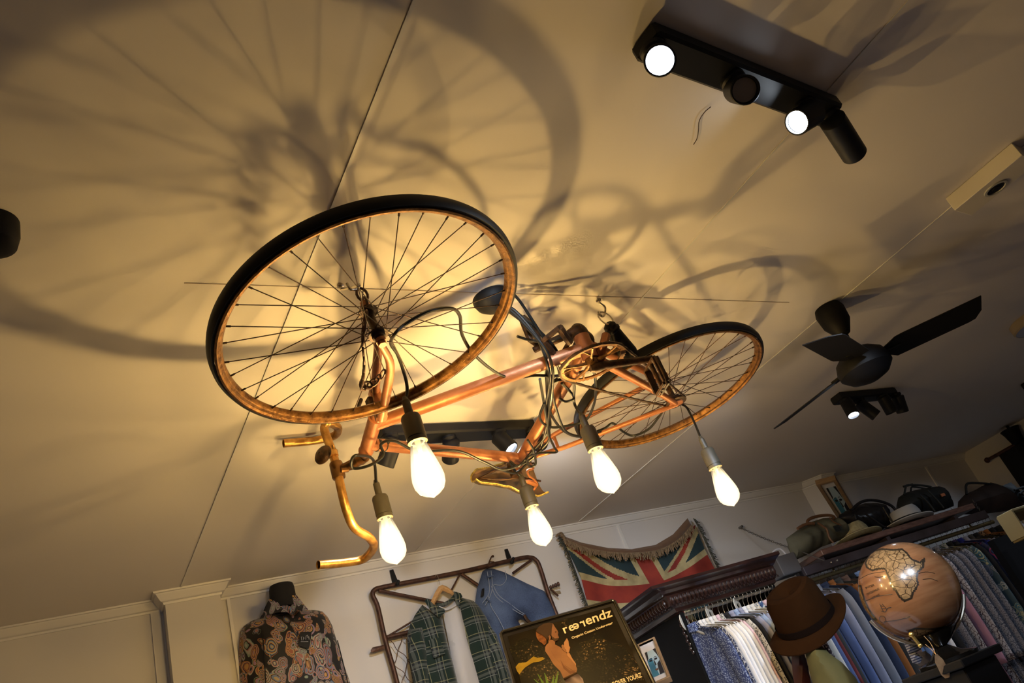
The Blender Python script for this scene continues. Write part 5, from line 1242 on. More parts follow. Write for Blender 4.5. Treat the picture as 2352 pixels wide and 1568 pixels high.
# =================================================================== garments on rails
def garm_mesh(seed, length=0.78, w=0.205):
    r = random.Random(seed); ph = [r.uniform(0, 6) for _ in range(6)]
    NC, NR = 26, 18; vs = []; fs = []
    for sd_ in (1, -1):
        for j in range(NR + 1):
            t_ = j / NR
            for i in range(NC + 1):
                q = (-1 + 2 * i / NC) * w; a = abs(q)
                zt = -0.058 - 0.30 * max(0.0, a - 0.05) - (3.0 * max(0, a - w * 0.88)) ** 1.3
                q2 = q * (1 + 0.05 * t_) + 0.006 * math.sin(t_ * 7 + ph[0])
                z = zt + (-length - zt) * t_
                th = 0.004 + 0.006 * min(1, t_ * 5) + 0.0025 * math.sin(q * 55 + ph[1] + 3 * t_) + 0.002 * math.sin(q * 120 + ph[2])
                th *= math.sqrt(max(0.05, 1 - (a / w) ** 6))
                x = sd_ * th + 0.006 * math.sin(q * 26 + ph[3] + t_ * 2.2) * t_
                vs.append((x, q2, z))
    n0 = (NC + 1) * (NR + 1); idx = lambda s_, j, i: s_ * n0 + j * (NC + 1) + i
    for j in range(NR):
        for i in range(NC):
            fs.append((idx(0, j, i), idx(0, j, i + 1), idx(0, j + 1, i + 1), idx(0, j + 1, i))); fs.append((idx(1, j, i), idx(1, j + 1, i), idx(1, j + 1, i + 1), idx(1, j, i + 1)))
    for j in range(NR):
        for i in (0, NC): fs.append((idx(0, j, i), idx(0, j + 1, i), idx(1, j + 1, i), idx(1, j, i)))
    for i in range(NC):
        for j in (0, NR): fs.append((idx(0, j, i), idx(0, j, i + 1), idx(1, j, i + 1), idx(1, j, i)))
    return vs, fs
def rawmesh(name, mb, m):
    me = bpy.data.meshes.new(name); me.from_pydata(mb.v, [], mb.f); me.materials.append(m); me.validate()
    for p in me.polygons: p.use_smooth = True
    me.update(); return me
GM = []
for s_ in range(4):
    mb = MB(); v, f = garm_mesh(100 + s_); mb.add(v, f); body = rawmesh('shirt_body', mb, M_WHT)
    mb = MB(); r = random.Random(s_)
    for sg in (1,):
        P = spline([(0.003, 0.165 * sg, -0.105), (0.005, 0.205 * sg, -0.17), (0.004, 0.222 * sg, -0.32), (0.002, 0.232 * sg, -0.48), (0.004, 0.236 * sg, -0.64)], 6)
        seg = 12; vs = []
        for k, p in enumerate(P):
            rr = 0.042 - 0.012 * k / len(P)
            for i in range(seg): a = 2 * math.pi * i / seg; vs.append((p[0] + 0.008 * math.cos(a), p[1] + rr * math.sin(a), p[2]))
        n = len(P); fs = [(k * seg + i, k * seg + (i + 1) % seg, (k + 1) * seg + (i + 1) % seg, (k + 1) * seg + i) for k in range(n - 1) for i in range(seg)] + [tuple(range(seg)), tuple((n - 1) * seg + i for i in range(seg))]
        mb.add(vs, fs)
    slv = rawmesh('sleeve', mb, M_WHT)
    mb = MB(); seg = 20; vs = []
    for (sc_, z) in ((1.0, -0.064), (0.92, -0.036), (0.86, -0.036), (1.12, -0.062)):
        for i in range(seg): a = 2 * math.pi * i / seg; vs.append((0.013 * sc_ * math.cos(a), 0.058 * sc_ * math.sin(a) + 0.004, z - 0.012 * math.sin(a) * (z < -0.05)))
    mb.add(vs, [(k * seg + i, k * seg + (i + 1) % seg, (k + 1) * seg + (i + 1) % seg, (k + 1) * seg + i) for k in range(3) for i in range(seg)]); col_ = rawmesh('collar', mb, M_WHT)
    GM.append((body, slv, col_))
mb = MB(); mb.tube(spline([(0, 0, -0.052), (0, 0, -0.022), (0, 0.004, -0.006), (0, 0.016, 0.004), (0, 0.018, 0.018), (0, 0.003, 0.026), (0, -0.012, 0.016)], 6), 0.0011, 6); HOOKM = rawmesh('hanger_hook', mb, M_CHROME)
mb = MB(); mb.tube(spline([(0, -0.16, -0.125), (0, -0.08, -0.088), (0, -0.02, -0.050), (0, 0.02, -0.050), (0, 0.08, -0.088), (0, 0.16, -0.125)], 6), [0.006] * 6 + [0.0075] * 19 + [0.006] * 6, 8); ARMM = rawmesh('hanger_arms', mb, M_WOODL)
garments = []
def hangshirt(P, dirx, m, nm, cat, label, group, var, sleeve=True, lean=0.0, arms=None):
    o = bpy.data.objects.new(nm, None); COL.objects.link(o); o.location = tuple(P); o.empty_display_size = 0.03
    o.rotation_euler = (0, 0, math.atan2(dirx[1], dirx[0]) + math.pi + lean); WPOS[o.name] = np.array(P)
    tag(o, label, cat, group)
    b, s_, c_ = GM[var % 4]
    for me, mm, n in ((b, m, 'shirt_body'), (s_, m, 'sleeve'), (c_, m, 'collar'), (HOOKM, (M_IRON if arms is M_BLK else M_CHROME), 'hanger_hook'), (ARMM, arms, 'hanger_arms')):
        if n == 'sleeve' and not sleeve: continue
        c = bpy.data.objects.new(n, me); COL.objects.link(c); c.parent = o
        if mm: c.material_slots[0].link = 'OBJECT'; c.material_slots[0].material = mm
    return o
def plain(n, c, c2=None): return mat(n, c, 0.9, col2=c2 or tuple(min(1, x * 1.15) for x in c), scale=12, bump=0.3, bscale=50)
GW = plain('cloth_white', (0.68, 0.69, 0.72)); GC = plain('cloth_cream', (0.62, 0.60, 0.56)); GPK = plain('cloth_pale_pink', (0.58, 0.42, 0.45)); GLV = plain('cloth_lavender_grey', (0.26, 0.27, 0.36)); GLB = plain('cloth_light_blue', (0.28, 0.36, 0.52)); GGR = plain('cloth_grey', (0.20, 0.21, 0.25))
GNV = speckle('cloth_navy_speckle', (0.03, 0.05, 0.16), (0.25, 0.32, 0.5), 180, 0.4); GFD = lineprint('cloth_dark_floral', (0.03, 0.04, 0.09), (0.5, 0.5, 0.5), 70); GLF = speckle('cloth_leaf_print', (0.50, 0.48, 0.42), (0.03, 0.03, 0.035), 150, 0.36); GMU = speckle('cloth_confetti', (0.62, 0.58, 0.5), (0.05, 0.09, 0.16), 150, 0.35, (0.4, 0.22, 0.06)); GGI = speckle('cloth_blue_blot', (0.04, 0.08, 0.20), (0.55, 0.60, 0.62), 85, 0.42); GBK = M_BLKC; GSP = speckle('cloth_black_fleck', (0.03, 0.02, 0.03), (0.5, 0.45, 0.42), 170, 0.33)
GMR = plain('cloth_maroon', (0.16, 0.03, 0.03)); GBL = plain('cloth_blue', (0.10, 0.14, 0.30)); GBR = plain('cloth_brown_wool', (0.12, 0.07, 0.055)); GCH = plain('cloth_charcoal', (0.045, 0.045, 0.045)); GDN = denim('cloth_dark_denim', (0.012, 0.02, 0.05), (0.03, 0.045, 0.10)); GOR = plain('cloth_burnt_orange', (0.26, 0.09, 0.02)); GSB = plain('cloth_sky_blue', (0.20, 0.30, 0.55))
GL1 = lineprint('cloth_line_print', (0.22, 0.22, 0.26), (0.03, 0.04, 0.07), 90); GL2 = lineprint('cloth_fine_line_print', (0.22, 0.21, 0.24), (0.04, 0.04, 0.06), 140); GPT = paisley('cloth_teal_paisley', (0.03, 0.06, 0.08), [(0.3, 0.3, 0.28), (0.05, 0.14, 0.18), (0.35, 0.33, 0.2), (0.10, 0.12, 0.2)], 22); GNP = paisley('cloth_navy_pink_floral', (0.005, 0.006, 0.02), [(0.02, 0.02, 0.10), (0.30, 0.03, 0.10), (0.01, 0.03, 0.15), (0.02, 0.02, 0.05)], 20); GLE = speckle('cloth_leopard', (0.22, 0.13, 0.07), (0.02, 0.012, 0.01), 120, 0.40); GRB = plain('cloth_royal_blue', (0.012, 0.02, 0.20)); GPE = lineprint('cloth_pebble_print', (0.34, 0.32, 0.34), (0.05, 0.03, 0.04), 60); GBW = plain('cloth_bright_pink', (0.34, 0.17, 0.24))
rail1 = [(1566, GNV, 'navy blue speckled'), (1572, GFD, 'navy and white flower-print'), (1580, GW, 'plain white'), (1588, GW, 'crisp white'), (1596, GC, 'off-white'), (1604, GW, 'thin white'), (1612, GC, 'creamy white'), (1621, GPK, 'pale pink'), (1629, GLF, 'black and cream leaf-print'),
         (1642, GBK, 'plain black'), (1653, GLV, 'lavender grey'), (1663, GLB, 'light blue'), (1673, GLV, 'grey-blue'), (1682, GW, 'white cotton'), (1690, GC, 'cream'), (1700, GC, 'wide cream'), (1710, GMU, 'cream confetti-print'), (1720, GGI, 'dark blue blot-print'), (1730, GPK, 'pink'), (1740, GSP, 'black flecked'), (1751, GC, 'ivory'), (1760, GBL, 'mid blue'), (1769, GMR, 'maroon')]
def rayplane(px, py, P, n): d = ray(px, py); return O + d * (((P - O) @ n) / (d @ n))
RP = WPt(0, 0.012, 0)
zr = ZWB - 0.020
for k, (px, m, ds) in enumerate(rail1):
    py = 1404 - (px - 1566) * 0.27; P = rayplane(px, py, RP, nW); u = (P - WA) @ dW; P = WPt(min(max(u, 0.020), WW + 0.0), 0.012, zr)
    a = rail1[k - 1][2] if k else None; b = rail1[k + 1][2] if k + 1 < len(rail1) else None
    lb = ds + ' shirt in wardrobe, ' + ((a + ' left, ' + b + ' right of it') if a and b else ('first by the left panel') if b else 'last one, next to the ' + a + ' one')
    hangshirt(P, dW, m, 'hanging_shirt', 'shirt', lb, 'shirts on the wardrobe rail', k * 3 + 1, lean=rnd.uniform(-0.02, 0.02), arms=(M_WOODL if k % 3 else mat('grey_hanger', (0.3, 0.3, 0.28), 0.5)))
# size discs on the wardrobe rail
def disc(P, dx, label, txt=None):
    mb = MB(); mb.lathe(P - dx * 0.0015, dx, [(0, 0.012), (0, 0.036), (0.003, 0.036), (0.003, 0.012)], 28)
    t_ = tag(mb.build('size_disc', mat('ivory_plastic', (0.55, 0.53, 0.48), 0.5)), label, 'rail divider', 'size discs on the wardrobe rail'); return t_
for px, lb in ((1562, 'pale plastic size disc at the left end of the wardrobe rail'), (1622, 'pale plastic size disc in the middle of the wardrobe rail'), (1686, 'pale plastic size disc towards the right of the wardrobe rail, marked with letters')):
    P = rayplane(px, 1404 - (px - 1566) * 0.27, RP, nW); u = (P - WA) @ dW; ds_ = disc(WPt(max(u, 0.012), 0.012, ZWB - 0.040), (dW * 0.55 + nW * 0.8) / np.linalg.norm(dW * 0.55 + nW * 0.8), lb)
# shelf rail
rd = (RB2 - RA2) / np.linalg.norm(RB2 - RA2)
rail2 = [(1800, GCH, 'charcoal', 1), (1822, GBL, 'washed blue', 1), (1842, GLV, 'pale blue-grey', 1), (1860, GGR, 'light grey', 1), (1878, GDN, 'dark denim', 1), (1892, GOR, 'burnt orange', 1), (1908, GCH, 'dark charcoal', 1), (1924, GBR, 'long brown wool', 1), (1938, GBK, 'black', 0), (1952, GSB, 'sky blue', 1), (1964, GSB, 'blue striped', 1), (1976, GBL, 'denim blue', 1), (1990, GW, 'white', 1), (2006, GBK, 'jet black', 1), (2024, GL2, 'grey fine-line', 1), (2044, GPE, 'pebble-print', 1), (2062, GBW, 'bright pink', 1), (2080, GPE, 'stone-print', 1), (2098, GL1, 'grey line-print', 1), (2114, GL2, 'narrow line-print', 1), (2130, GL1, 'ink line-print', 1), (2146, GPT, 'teal paisley', 1), (2160, GBK, 'black plain', 1), (2172, GNP, 'navy and pink floral', 1), (2184, GRB, 'royal blue', 1), (2196, GLV, 'lilac grey', 1), (2208, GCH, 'dark grey', 1), (2220, GBK, 'black knitted', 1), (2231, GLE, 'brown leopard-print', 1), (2243, GOR, 'rust brown', 0), (2256, GBK, 'long black', 1), (2272, GBK, 'black wool', 1)]
def onrail(px, A, B):
    lo, hi = -1.0, 2.5
    for _ in range(50):
        m_ = (lo + hi) / 2
        if proj(A + (B - A) * m_)[0] < px: lo = m_
        else: hi = m_
    return A + (B - A) * lo
for k, (px, m, ds, sl) in enumerate(rail2):
    P = onrail(px, RA2, RB2) + np.array([0, 0, 0.004]); a = rail2[k - 1][2] if k else None; b = rail2[k + 1][2] if k + 1 < len(rail2) else None
    lb = ds + ' garment under shelf, ' + ((a + ' left, ' + b + ' right of it') if a and b else ('first on the left, behind the fedora') if b else 'last on the right, next to the ' + a + ' one')
    hangshirt(P, rd, m, 'hanging_shirt', 'clothes', lb, 'clothes hung under the shelf', k * 5 + 2, sleeve=bool(sl), lean=rnd.uniform(-0.02, 0.02), arms=M_BLK)

# =================================================================== poster sign
PF = rectframe((1146, 1452), (1412, 1376), (1178, 1568), (1500, 1558), 2.6)
pA, pU, pV, pN, pw_ = PF; PH = 0.60
PP = lambda u, v, n=0.0: pA + pU * u + pV * v + pN * n
def Z8(x, y): return (1140 + x / 6.533, 1380 + y / 6.533)
def pr(x, y, n): u, v = onrect(PF, *Z8(x, y)); return PP(u, v, n)
ps = thing('poster_stand', 'black framed advertising poster on a stand in front of the jeans and the wardrobe', 'sign', PP(pw_ / 2, PH) * np.array([1, 1, 0]))
mb = MB(); bw = 0.022
rc = 0.012
outl = [(rc, 0), (pw_ - rc, 0), (pw_ - rc * .3, rc * .3), (pw_, rc), (pw_, PH), (0, PH), (0, rc), (rc * .3, rc * .3)]
mb.prism([PP(a, b, -0.012) for a, b in outl], pN * 0.012)
M_GBK = mat('gloss_black_frame', (0.006, 0.005, 0.004), 0.12, coat=0.6)
mb.build('backing', M_GBK, ps)
mb = MB(); mb.tube([PP(rc, 0.004, 0.002), PP(pw_ - rc, 0.004, 0.002), PP(pw_ - 0.004, rc, 0.002), PP(pw_ - 0.004, PH, 0.002)], 0.006, 8); mb.tube([PP(rc, 0.004, 0.002), PP(0.004, rc, 0.002), PP(0.004, PH, 0.002)], 0.006, 8)
mb.build('frame_rim', M_GBK, ps)
mb = MB(); mb.tube([PP(pw_ / 2, PH - 0.05, -0.02), PP(pw_ / 2, PH, -0.02) * np.array([1, 1, 0]) + np.array([0, 0, 0.02])], 0.014, 12); mb.lathe(PP(pw_ / 2, PH, -0.02) * np.array([1, 1, 0]) + np.array([0, 0, 0.001]), (0, 0, 1), [(0, 0.18), (0.012, 0.18), (0.018, 0.02)], 28, capA=True, capB=True); mb.build('stand_pole', M_GBK, ps)
g = G('printed_foliage'); n1 = g.new('ShaderNodeTexNoise', Scale=14, Detail=6, Roughness=0.7); g.L.new(g.tc.outputs['Object'], n1.inputs['Vector']); v1 = g.new('ShaderNodeTexVoronoi', Scale=130); g.L.new(g.warp(20, 0.04), v1.inputs['Vector'])
g.b.inputs['Specular IOR Level'].default_value = 0.1
f_ = g.math('MULTIPLY', g.math('SUBTRACT', 1.0, g.math('MULTIPLY', v1.outputs['Distance'], 1.5)), g.math('SUBTRACT', g.math('MULTIPLY', n1.outputs[0], 2.6), 0.95))
M_FOL = g.done(g.ramp(f_, [(0.06, (0.004, 0.003, 0.0015)), (0.20, (0.012, 0.010, 0.004)), (0.34, (0.055, 0.031, 0.015)), (0.55, (0.22, 0.16, 0.09))]), 0.5)
M_SKN = mat('printed_skin', (0.115, 0.052, 0.028), 0.5, spec=0.1, col2=(0.17, 0.08, 0.042), scale=14); M_SKL = mat('printed_skin_light', (0.22, 0.11, 0.06), 0.5, spec=0.1); M_SKD = mat('printed_skin_dark', (0.08, 0.03, 0.015), 0.5, spec=0.1); M_HAR = mat('printed_hair', (0.028, 0.015, 0.009), 0.5, spec=0.1); M_PON = mat('printed_fair_hair', (0.15, 0.055, 0.018), 0.5, spec=0.1, col2=(0.06, 0.02, 0.008), scale=60)
M_YEL = mat('printed_yellow', (0.22, 0.15, 0.015), 0.5, spec=0.1, col2=(0.12, 0.07, 0.006), scale=20); M_GRN = mat('printed_green', (0.05, 0.10, 0.015), 0.5, spec=0.1); M_PBG = mat('printed_dark_ground', (0.004, 0.003, 0.002), 0.35, spec=0.1, col2=(0.010, 0.007, 0.0035), scale=8); M_LIL = mat('printed_lilac', (0.16, 0.12, 0.13), 0.5, spec=0.1); M_TXT = mat('cream_lettering', (0.50, 0.43, 0.29), 0.5)
mb = MB(); mb.prism([PP(a_, b_, 0.0015) for a_, b_ in ((0.024, 0.028), (pw_ - 0.024, 0.028), (pw_ - 0.024, PH - 0.03), (0.024, PH - 0.03))], pN * 0.0004); prt = mb.build('poster_print', M_PBG, ps)
mb = MB()
mb.prism([pr(x, y, 0.0022) for x, y in ((195, 700), (320, 610), (430, 560), (560, 590), (720, 700), (880, 900), (1010, 1300), (420, 1300))], pN * 0.0003)
mb.prism([pr(x, y, 0.0022) for x, y in ((1090, 1000), (1110, 760), (1200, 640), (1400, 600), (1480, 470), (1600, 560), (1700, 640), (1860, 640), (1960, 740), (2070, 860), (2190, 1100), (2220, 1200), (1320, 1300), (1210, 1060))], pN * 0.0003)
mb.prism([pr(x, y, 0.0022) for x, y in ((960, 360), (1040, 270), (1230, 230), (1200, 330), (1060, 380))], pN * 0.0003)
mb.build('printed_shrubs', M_FOL, prt)
mb = MB()
def pg(pts, n, mi): mb.prism([pr(x, y, 0.0026 + n * 0.0004) for x, y in pts], pN * 0.0003, mi)
pg([(595, 470), (640, 420), (700, 500), (750, 580), (755, 640), (720, 672), (690, 640), (640, 610), (605, 550)], 0, 4)
pg([(785, 590), (850, 590), (885, 630), (880, 660), (960, 700), (1030, 760), (1080, 830), (1150, 920), (1200, 1000), (1215, 1040), (1200, 1085), (1010, 1170), (960, 1060), (860, 960), (790, 840), (735, 760), (735, 700), (760, 660), (785, 640)], 1, 0)
pg([(960, 890), (1010, 970), (1100, 1050), (1180, 1070), (1200, 1085), (1110, 1100), (1010, 1020)], 2, 2)
pg([(790, 700), (850, 720), (960, 880), (980, 960), (880, 860)], 2, 0)
pg([(1040, 770), (1110, 870), (1190, 970), (1215, 1030), (1190, 1062), (1120, 1040), (1010, 960), (950, 860), (960, 760)], 3, 0)
pg([(1062, 780), (1098, 790), (1140, 870), (1195, 950), (1200, 985), (1130, 900), (1068, 830)], 4, 1)
pg([(835, 440), (850, 350), (880, 400), (918, 455), (934, 490), (926, 520), (942, 560), (930, 605), (880, 625), (845, 575), (828, 520)], 5, 0)
pg([(595, 470), (640, 400), (720, 355), (800, 338), (850, 350), (838, 400), (835, 470), (830, 520), (800, 540), (775, 560), (778, 600), (740, 570), (690, 520), (640, 500)], 6, 3)
pg([(838, 545), (880, 578), (905, 575), (940, 570), (932, 605), (890, 622), (862, 608)], 7, 3)
pg([(786, 545), (808, 530), (822, 560), (812, 600), (795, 605)], 7, 0)
pg([(880, 478), (905, 470), (908, 482), (888, 490)], 7, 3)
pg([(1062, 575), (1085, 615), (1095, 690), (1112, 715), (1095, 792), (1060, 795), (1048, 745), (1018, 740), (1020, 640)], 8, 1)
pg([(980, 690), (1000, 672), (1018, 690), (1040, 745), (1060, 790), (1020, 770), (990, 735)], 9, 0)
pg([(1010, 1170), (1208, 1078), (1224, 1102), (1030, 1205)], 5, 3); pg([(1030, 1205), (1224, 1102), (1300, 1185), (1330, 1300), (1050, 1300)], 5, 8)
pg([(290, 1000), (340, 940), (450, 930), (560, 840), (620, 862), (700, 850), (722, 882), (640, 922), (560, 930), (500, 962), (430, 1010), (385, 1060), (350, 1110), (312, 1060)], 1, 5)
for a in ((620, 1110, 740, 1300), (720, 1090, 790, 1300), (925, 1070, 880, 1300), (860, 1130, 840, 1300), (560, 1180, 700, 1300)):
    pg([(a[0], a[1]), (a[0] + 12, a[1]), (a[2] + 22, a[3]), (a[2] - 26, a[3])], 2, 6)
mb.build('printed_man', [M_SKN, M_SKL, M_SKD, M_HAR, M_PON, M_YEL, M_GRN, M_PBG, M_LIL], prt)['label'] = 'printed bearded person with joined hands beside a yellow flower'
def textmesh(s_):
    cu_ = bpy.data.curves.new('t', 'FONT'); cu_.body = s_; cu_.size = 1.0; cu_.offset = 0.012; ob = bpy.data.objects.new('t', cu_); me = bpy.data.meshes.new_from_object(ob)
    V = [tuple(v.co[:2]) for v in me.vertices]; F_ = [tuple(p.vertices) for p in me.polygons]
    bpy.data.objects.remove(ob); bpy.data.meshes.remove(me); bpy.data.curves.remove(cu_); return V, F_
def lettering(mb, s_, p0, p1, hh, fn_, flip=None, mi=0):
    """letters of height hh whose baseline runs p0 -> p1; fn_(x, y) maps to 3D; flip mirrors ('x') or turns ('r')"""
    V, F_ = textmesh(s_); xs = [v[0] for v in V]; ys = [v[1] for v in V]; x0, x1 = min(xs), max(xs); y0, y1 = min(ys), max(ys)
    d = np.array(p1, float) - np.array(p0, float); up = np.array([d[1], -d[0]]); up /= np.linalg.norm(up); sk = hh / max(y1 - min(0, y0), 1e-6)
    out = []
    for (x, y) in V:
        tx = (x - x0) / (x1 - x0); ty = y
        if flip == 'r': tx = 1 - tx; ty = y1 + y0 - y
        if flip == 'x': tx = 1 - tx
        q = np.array(p0) + d * tx + up * (ty * sk); out.append(q)
    A = [fn_(q[0], q[1], 0) for q in out]; B = [fn_(q[0], q[1], 1) for q in out]; n = len(V)
    mb.add(A + B, [f for f in F_] + [tuple(i + n for i in f) for f in F_], mi)
pl_ = lambda x, y, k: pr(x, y, 0.0036 + 0.0008 * k)
mb = MB()
for s_, a, b, h_, fl_ in (('r', (1030, 500), (1095, 470), 88, None), ('e', (1108, 468), (1180, 440), 88, None), ('e', (1172, 440), (1252, 412), 88, 'r'), ('r', (1275, 408), (1342, 385), 88, 'x'), ('endz', (1362, 372), (1748, 240), 140, None)):
    lettering(mb, s_, a, b, h_, pl_, fl_)
mb.build('brand_lettering', M_TXT, prt)
mb = MB(); lettering(mb, 'Organic Cotton Underwear', (1140, 582), (1752, 352), 44, pl_); mb.build('caption_lettering', M_TXT, prt)
mb = MB(); lettering(mb, 'COVER YOURZ', (1750, 1300), (2190, 1150), 72, pl_); mb.build('slogan_lettering', M_TXT, prt)
# second framed blue portrait, leaning in front of the wardrobe side
frB = rectframe((1461, 1480), (1503, 1461), (1490, 1568), (1546, 1568), 3.0)
au = [onrect(frB, *q) for q in ((1474, 1518), (1508, 1502))]
o_ = picture('framed_picture', 'pale wooden framed blue portrait standing beside the poster, against the dark wardrobe side', frB, 0.36, frB[4] * 0.13, 0.02, (frB[4] * .26, frB[4] * .82, 0.085, 0.30))
mb = MB(); A_, U_, V_, N_, w_ = frB; q0 = A_ + U_ * w_ / 2 + V_ * 0.35 - N_ * 0.03; mb.tube([q0, q0 * np.array([1, 1, 0]) + np.array([0, 0, 0.02])], 0.012, 10); mb.lathe(q0 * np.array([1, 1, 0]) + np.array([0, 0, 0.001]), (0, 0, 1), [(0, 0.12), (0.015, 0.12), (0.02, 0.015)], 24, capA=True, capB=True); mb.build('easel_pole', M_BLK, o_)

# =================================================================== globe on a dark cabinet
gc = dep(2087, 1355, 2.5); gr = 0.1475
g = G('globe_paper_sea'); n1 = g.new('ShaderNodeTexNoise', Scale=6, Detail=4); mpn = g.new('ShaderNodeMapping'); g.L.new(g.tc.outputs['Object'], mpn.inputs[0]); mpn.inputs['Scale'].default_value = (1, 1, 7); g.L.new(mpn.outputs[0], n1.inputs['Vector'])
M_SEA = g.done(g.ramp(n1.outputs[0], [(0.3, (0.13, 0.050, 0.019)), (0.55, (0.19, 0.088, 0.038)), (0.75, (0.24, 0.115, 0.05))]), 0.22, coat=0.6)
g = G('globe_paper_land'); v1 = g.new('ShaderNodeTexVoronoi', Scale=45, feature='DISTANCE_TO_EDGE'); g.L.new(g.warp(30, 0.02), v1.inputs['Vector']); n1 = g.new('ShaderNodeTexNoise', Scale=90); g.L.new(g.tc.outputs['Object'], n1.inputs['Vector'])
M_LND = g.done(g.mix(g.math('LESS_THAN', v1.outputs['Distance'], 0.035), g.ramp(n1.outputs[0], [(0.35, (0.16, 0.10, 0.045)), (0.6, (0.24, 0.15, 0.07))]), (0.04, 0.02, 0.008)), 0.25, coat=0.8)
M_INK = mat('globe_ink', (0.018, 0.012, 0.007), 0.3, coat=0.8)
toc = (O - gc) / np.linalg.norm(O - gc); gright = RC[:, 0] - toc * (RC[:, 0] @ toc); gright /= np.linalg.norm(gright); gup = np.cross(toc, gright)
def gdir(x, y):       # detail coordinates on the facing side of the globe -> point on its surface
    a = (x - 1194) / 330 * 0.985; b = -(y - 910) / 330 * 0.985; q = max(0.0, 1 - a * a - b * b); return gright * a + gup * b + toc * math.sqrt(q)
AF = [(975, 650), (1010, 632), (1060, 625), (1130, 636), (1190, 632), (1215, 660), (1240, 705), (1290, 728), (1322, 700), (1302, 760), (1265, 790), (1255, 830), (1257, 870), (1240, 900), (1215, 930), (1200, 965), (1160, 982), (1135, 955), (1110, 910), (1090, 880), (1085, 830), (1075, 790), (1060, 765), (1020, 765), (980, 775), (945, 755), (935, 720), (950, 690)]
SAM = [(840, 878), (886, 882), (892, 930), (905, 990), (920, 1040), (960, 1110), (930, 1110), (850, 1000)]
ANT = [(1160, 1180), (1200, 1160), (1300, 1165), (1400, 1150), (1440, 1170), (1400, 1230), (1180, 1240)]
NL, NB = 300, 150; mb = MB(); vs = []; fs = []; ms = []
for i in range(NB + 1):
    for k in range(NL):
        th = math.pi * i / NB; ph = 2 * math.pi * k / NL
        vs.append((math.sin(th) * math.cos(ph), math.sin(th) * math.sin(ph), math.cos(th)))
V3 = np.array(vs)
for i in range(NB):
    for k in range(NL):
        q = (i * NL + k, (i + 1) * NL + k, (i + 1) * NL + (k + 1) % NL, i * NL + (k + 1) % NL); fs.append(q)
cent = np.array([V3[list(q)].mean(0) for q in fs]); fa = cent @ toc; xx = cent @ gright / 0.985 * 330 + 1194; yy = -(cent @ gup) / 0.985 * 330 + 910
for i in range(len(fs)):
    m_ = 0
    if fa[i] > 0.05:
        for poly in (AF, SAM, ANT):
            if min(p[0] for p in poly) - 12 < xx[i] < max(p[0] for p in poly) + 12 and min(p[1] for p in poly) - 12 < yy[i] < max(p[1] for p in poly) + 12:
                d_ = segd(xx[i], yy[i], poly)
                if d_ < 6.5: m_ = 2
                elif pip(xx[i], yy[i], poly): m_ = 1
    ms.append(m_)
glb = thing('globe', 'large antique-brown world globe showing Africa, in front of the clothes rail', 'globe', gc - np.array([0, 0, gr + 0.07]))
mb.v = [tuple(gc + v * gr) for v in V3]; mb.f = fs; mb.m = ms
sph = mb.build('sphere', [M_SEA, M_LND, M_INK], glb)
mb = MB(); gl_ = lambda x, y, k: gc + gdir(x, y) * (gr + 0.0003 + 0.0004 * k)
lettering(mb, 'INTER', (922, 902), (985, 880), 14, gl_); lettering(mb, 'OCEANUS', (925, 945), (1012, 905), 14, gl_); lettering(mb, 'ATLAN', (955, 968), (1008, 945), 12, gl_)
mb.build('map_lettering', M_INK, sph)
mb = MB()
def gline(pts, r=0.0006): mb.tube([gc + gdir(x, y) * (gr + 0.0003) for x, y in spline_px(pts)], r, 5)
def spline_px(pts): return [(p[0], p[1]) for p in spline([(x, y, 0) for x, y in pts], 6)]
for pts in ([(880, 835), (960, 800), (1060, 785)], [(900, 985), (1000, 950), (1090, 935)], [(990, 820), (1020, 823), (1045, 818)], [(1000, 1000), (1008, 1030), (1018, 1055)], [(1005, 1050), (1030, 1052), (1045, 1030), (1070, 1022)], [(1015, 1000), (1030, 1020), (1040, 1040)], [(1002, 1012), (1030, 1018)], [(1004, 1032), (1036, 1030)], [(1270, 800), (1320, 790), (1370, 800)], [(1290, 840), (1340, 835), (1380, 850)], [(1010, 1120), (1100, 1105), (1180, 1080)]): gline(pts, 0.0009)
mb.tube([gc + gdir(1003 + 26 * math.cos(a) * 0.8 , 1105 + 24 * math.sin(a)) * (gr + 0.0003) for a in [k * math.pi / 10 for k in range(20)]], 0.0008, 5, closed=True)
mb.build('map_drawings', M_INK, sph)
mb = MB(); mb.lathe(gc - np.array([0, 0, gr + 0.075]), (0, 0, 1), [(0, 0.09), (0.01, 0.092), (0.02, 0.05), (0.045, 0.02), (0.06, 0.045), (0.085, 0.075)], 32, capA=True); mb.build('base', M_GBK, glb)
mb = MB(); arc = [gc + (np.array([0, 0, 1.0]) * math.cos(a) + np.array([0.8, -0.6, 0]) * math.sin(a)) * (gr + 0.012) for a in [math.radians(t_) for t_ in range(115, 262, 7)]]; mb.tube(arc, 0.006, 10); mb.build('meridian_arc', M_CHROME, glb)
mb = MB(); q_ = dep(2093, 1457, 2.35); mb.sphere(q_, 0.008); mb.tube([q_, q_ + np.array([0.01, 0, -0.03])], 0.005, 8); mb.sphere(q_ + np.array([0.012, 0, -0.035]), 0.007); mb.build('brass_finial', mat('bright_brass', (0.75, 0.5, 0.15), 0.3, 0.9), glb)
zc_ = gc[2] - gr - 0.0755
mb = MB(); mb.box((gc[0], gc[1], zc_ - 0.012), (0.11, 0, 0), (0, 0.11, 0), (0, 0, 0.0115), bev=0.003); 
cab = thing('display_cabinet', 'black narrow plinth that carries the globe, mostly below the picture', 'cabinet', (gc[0], gc[1], 0.0))
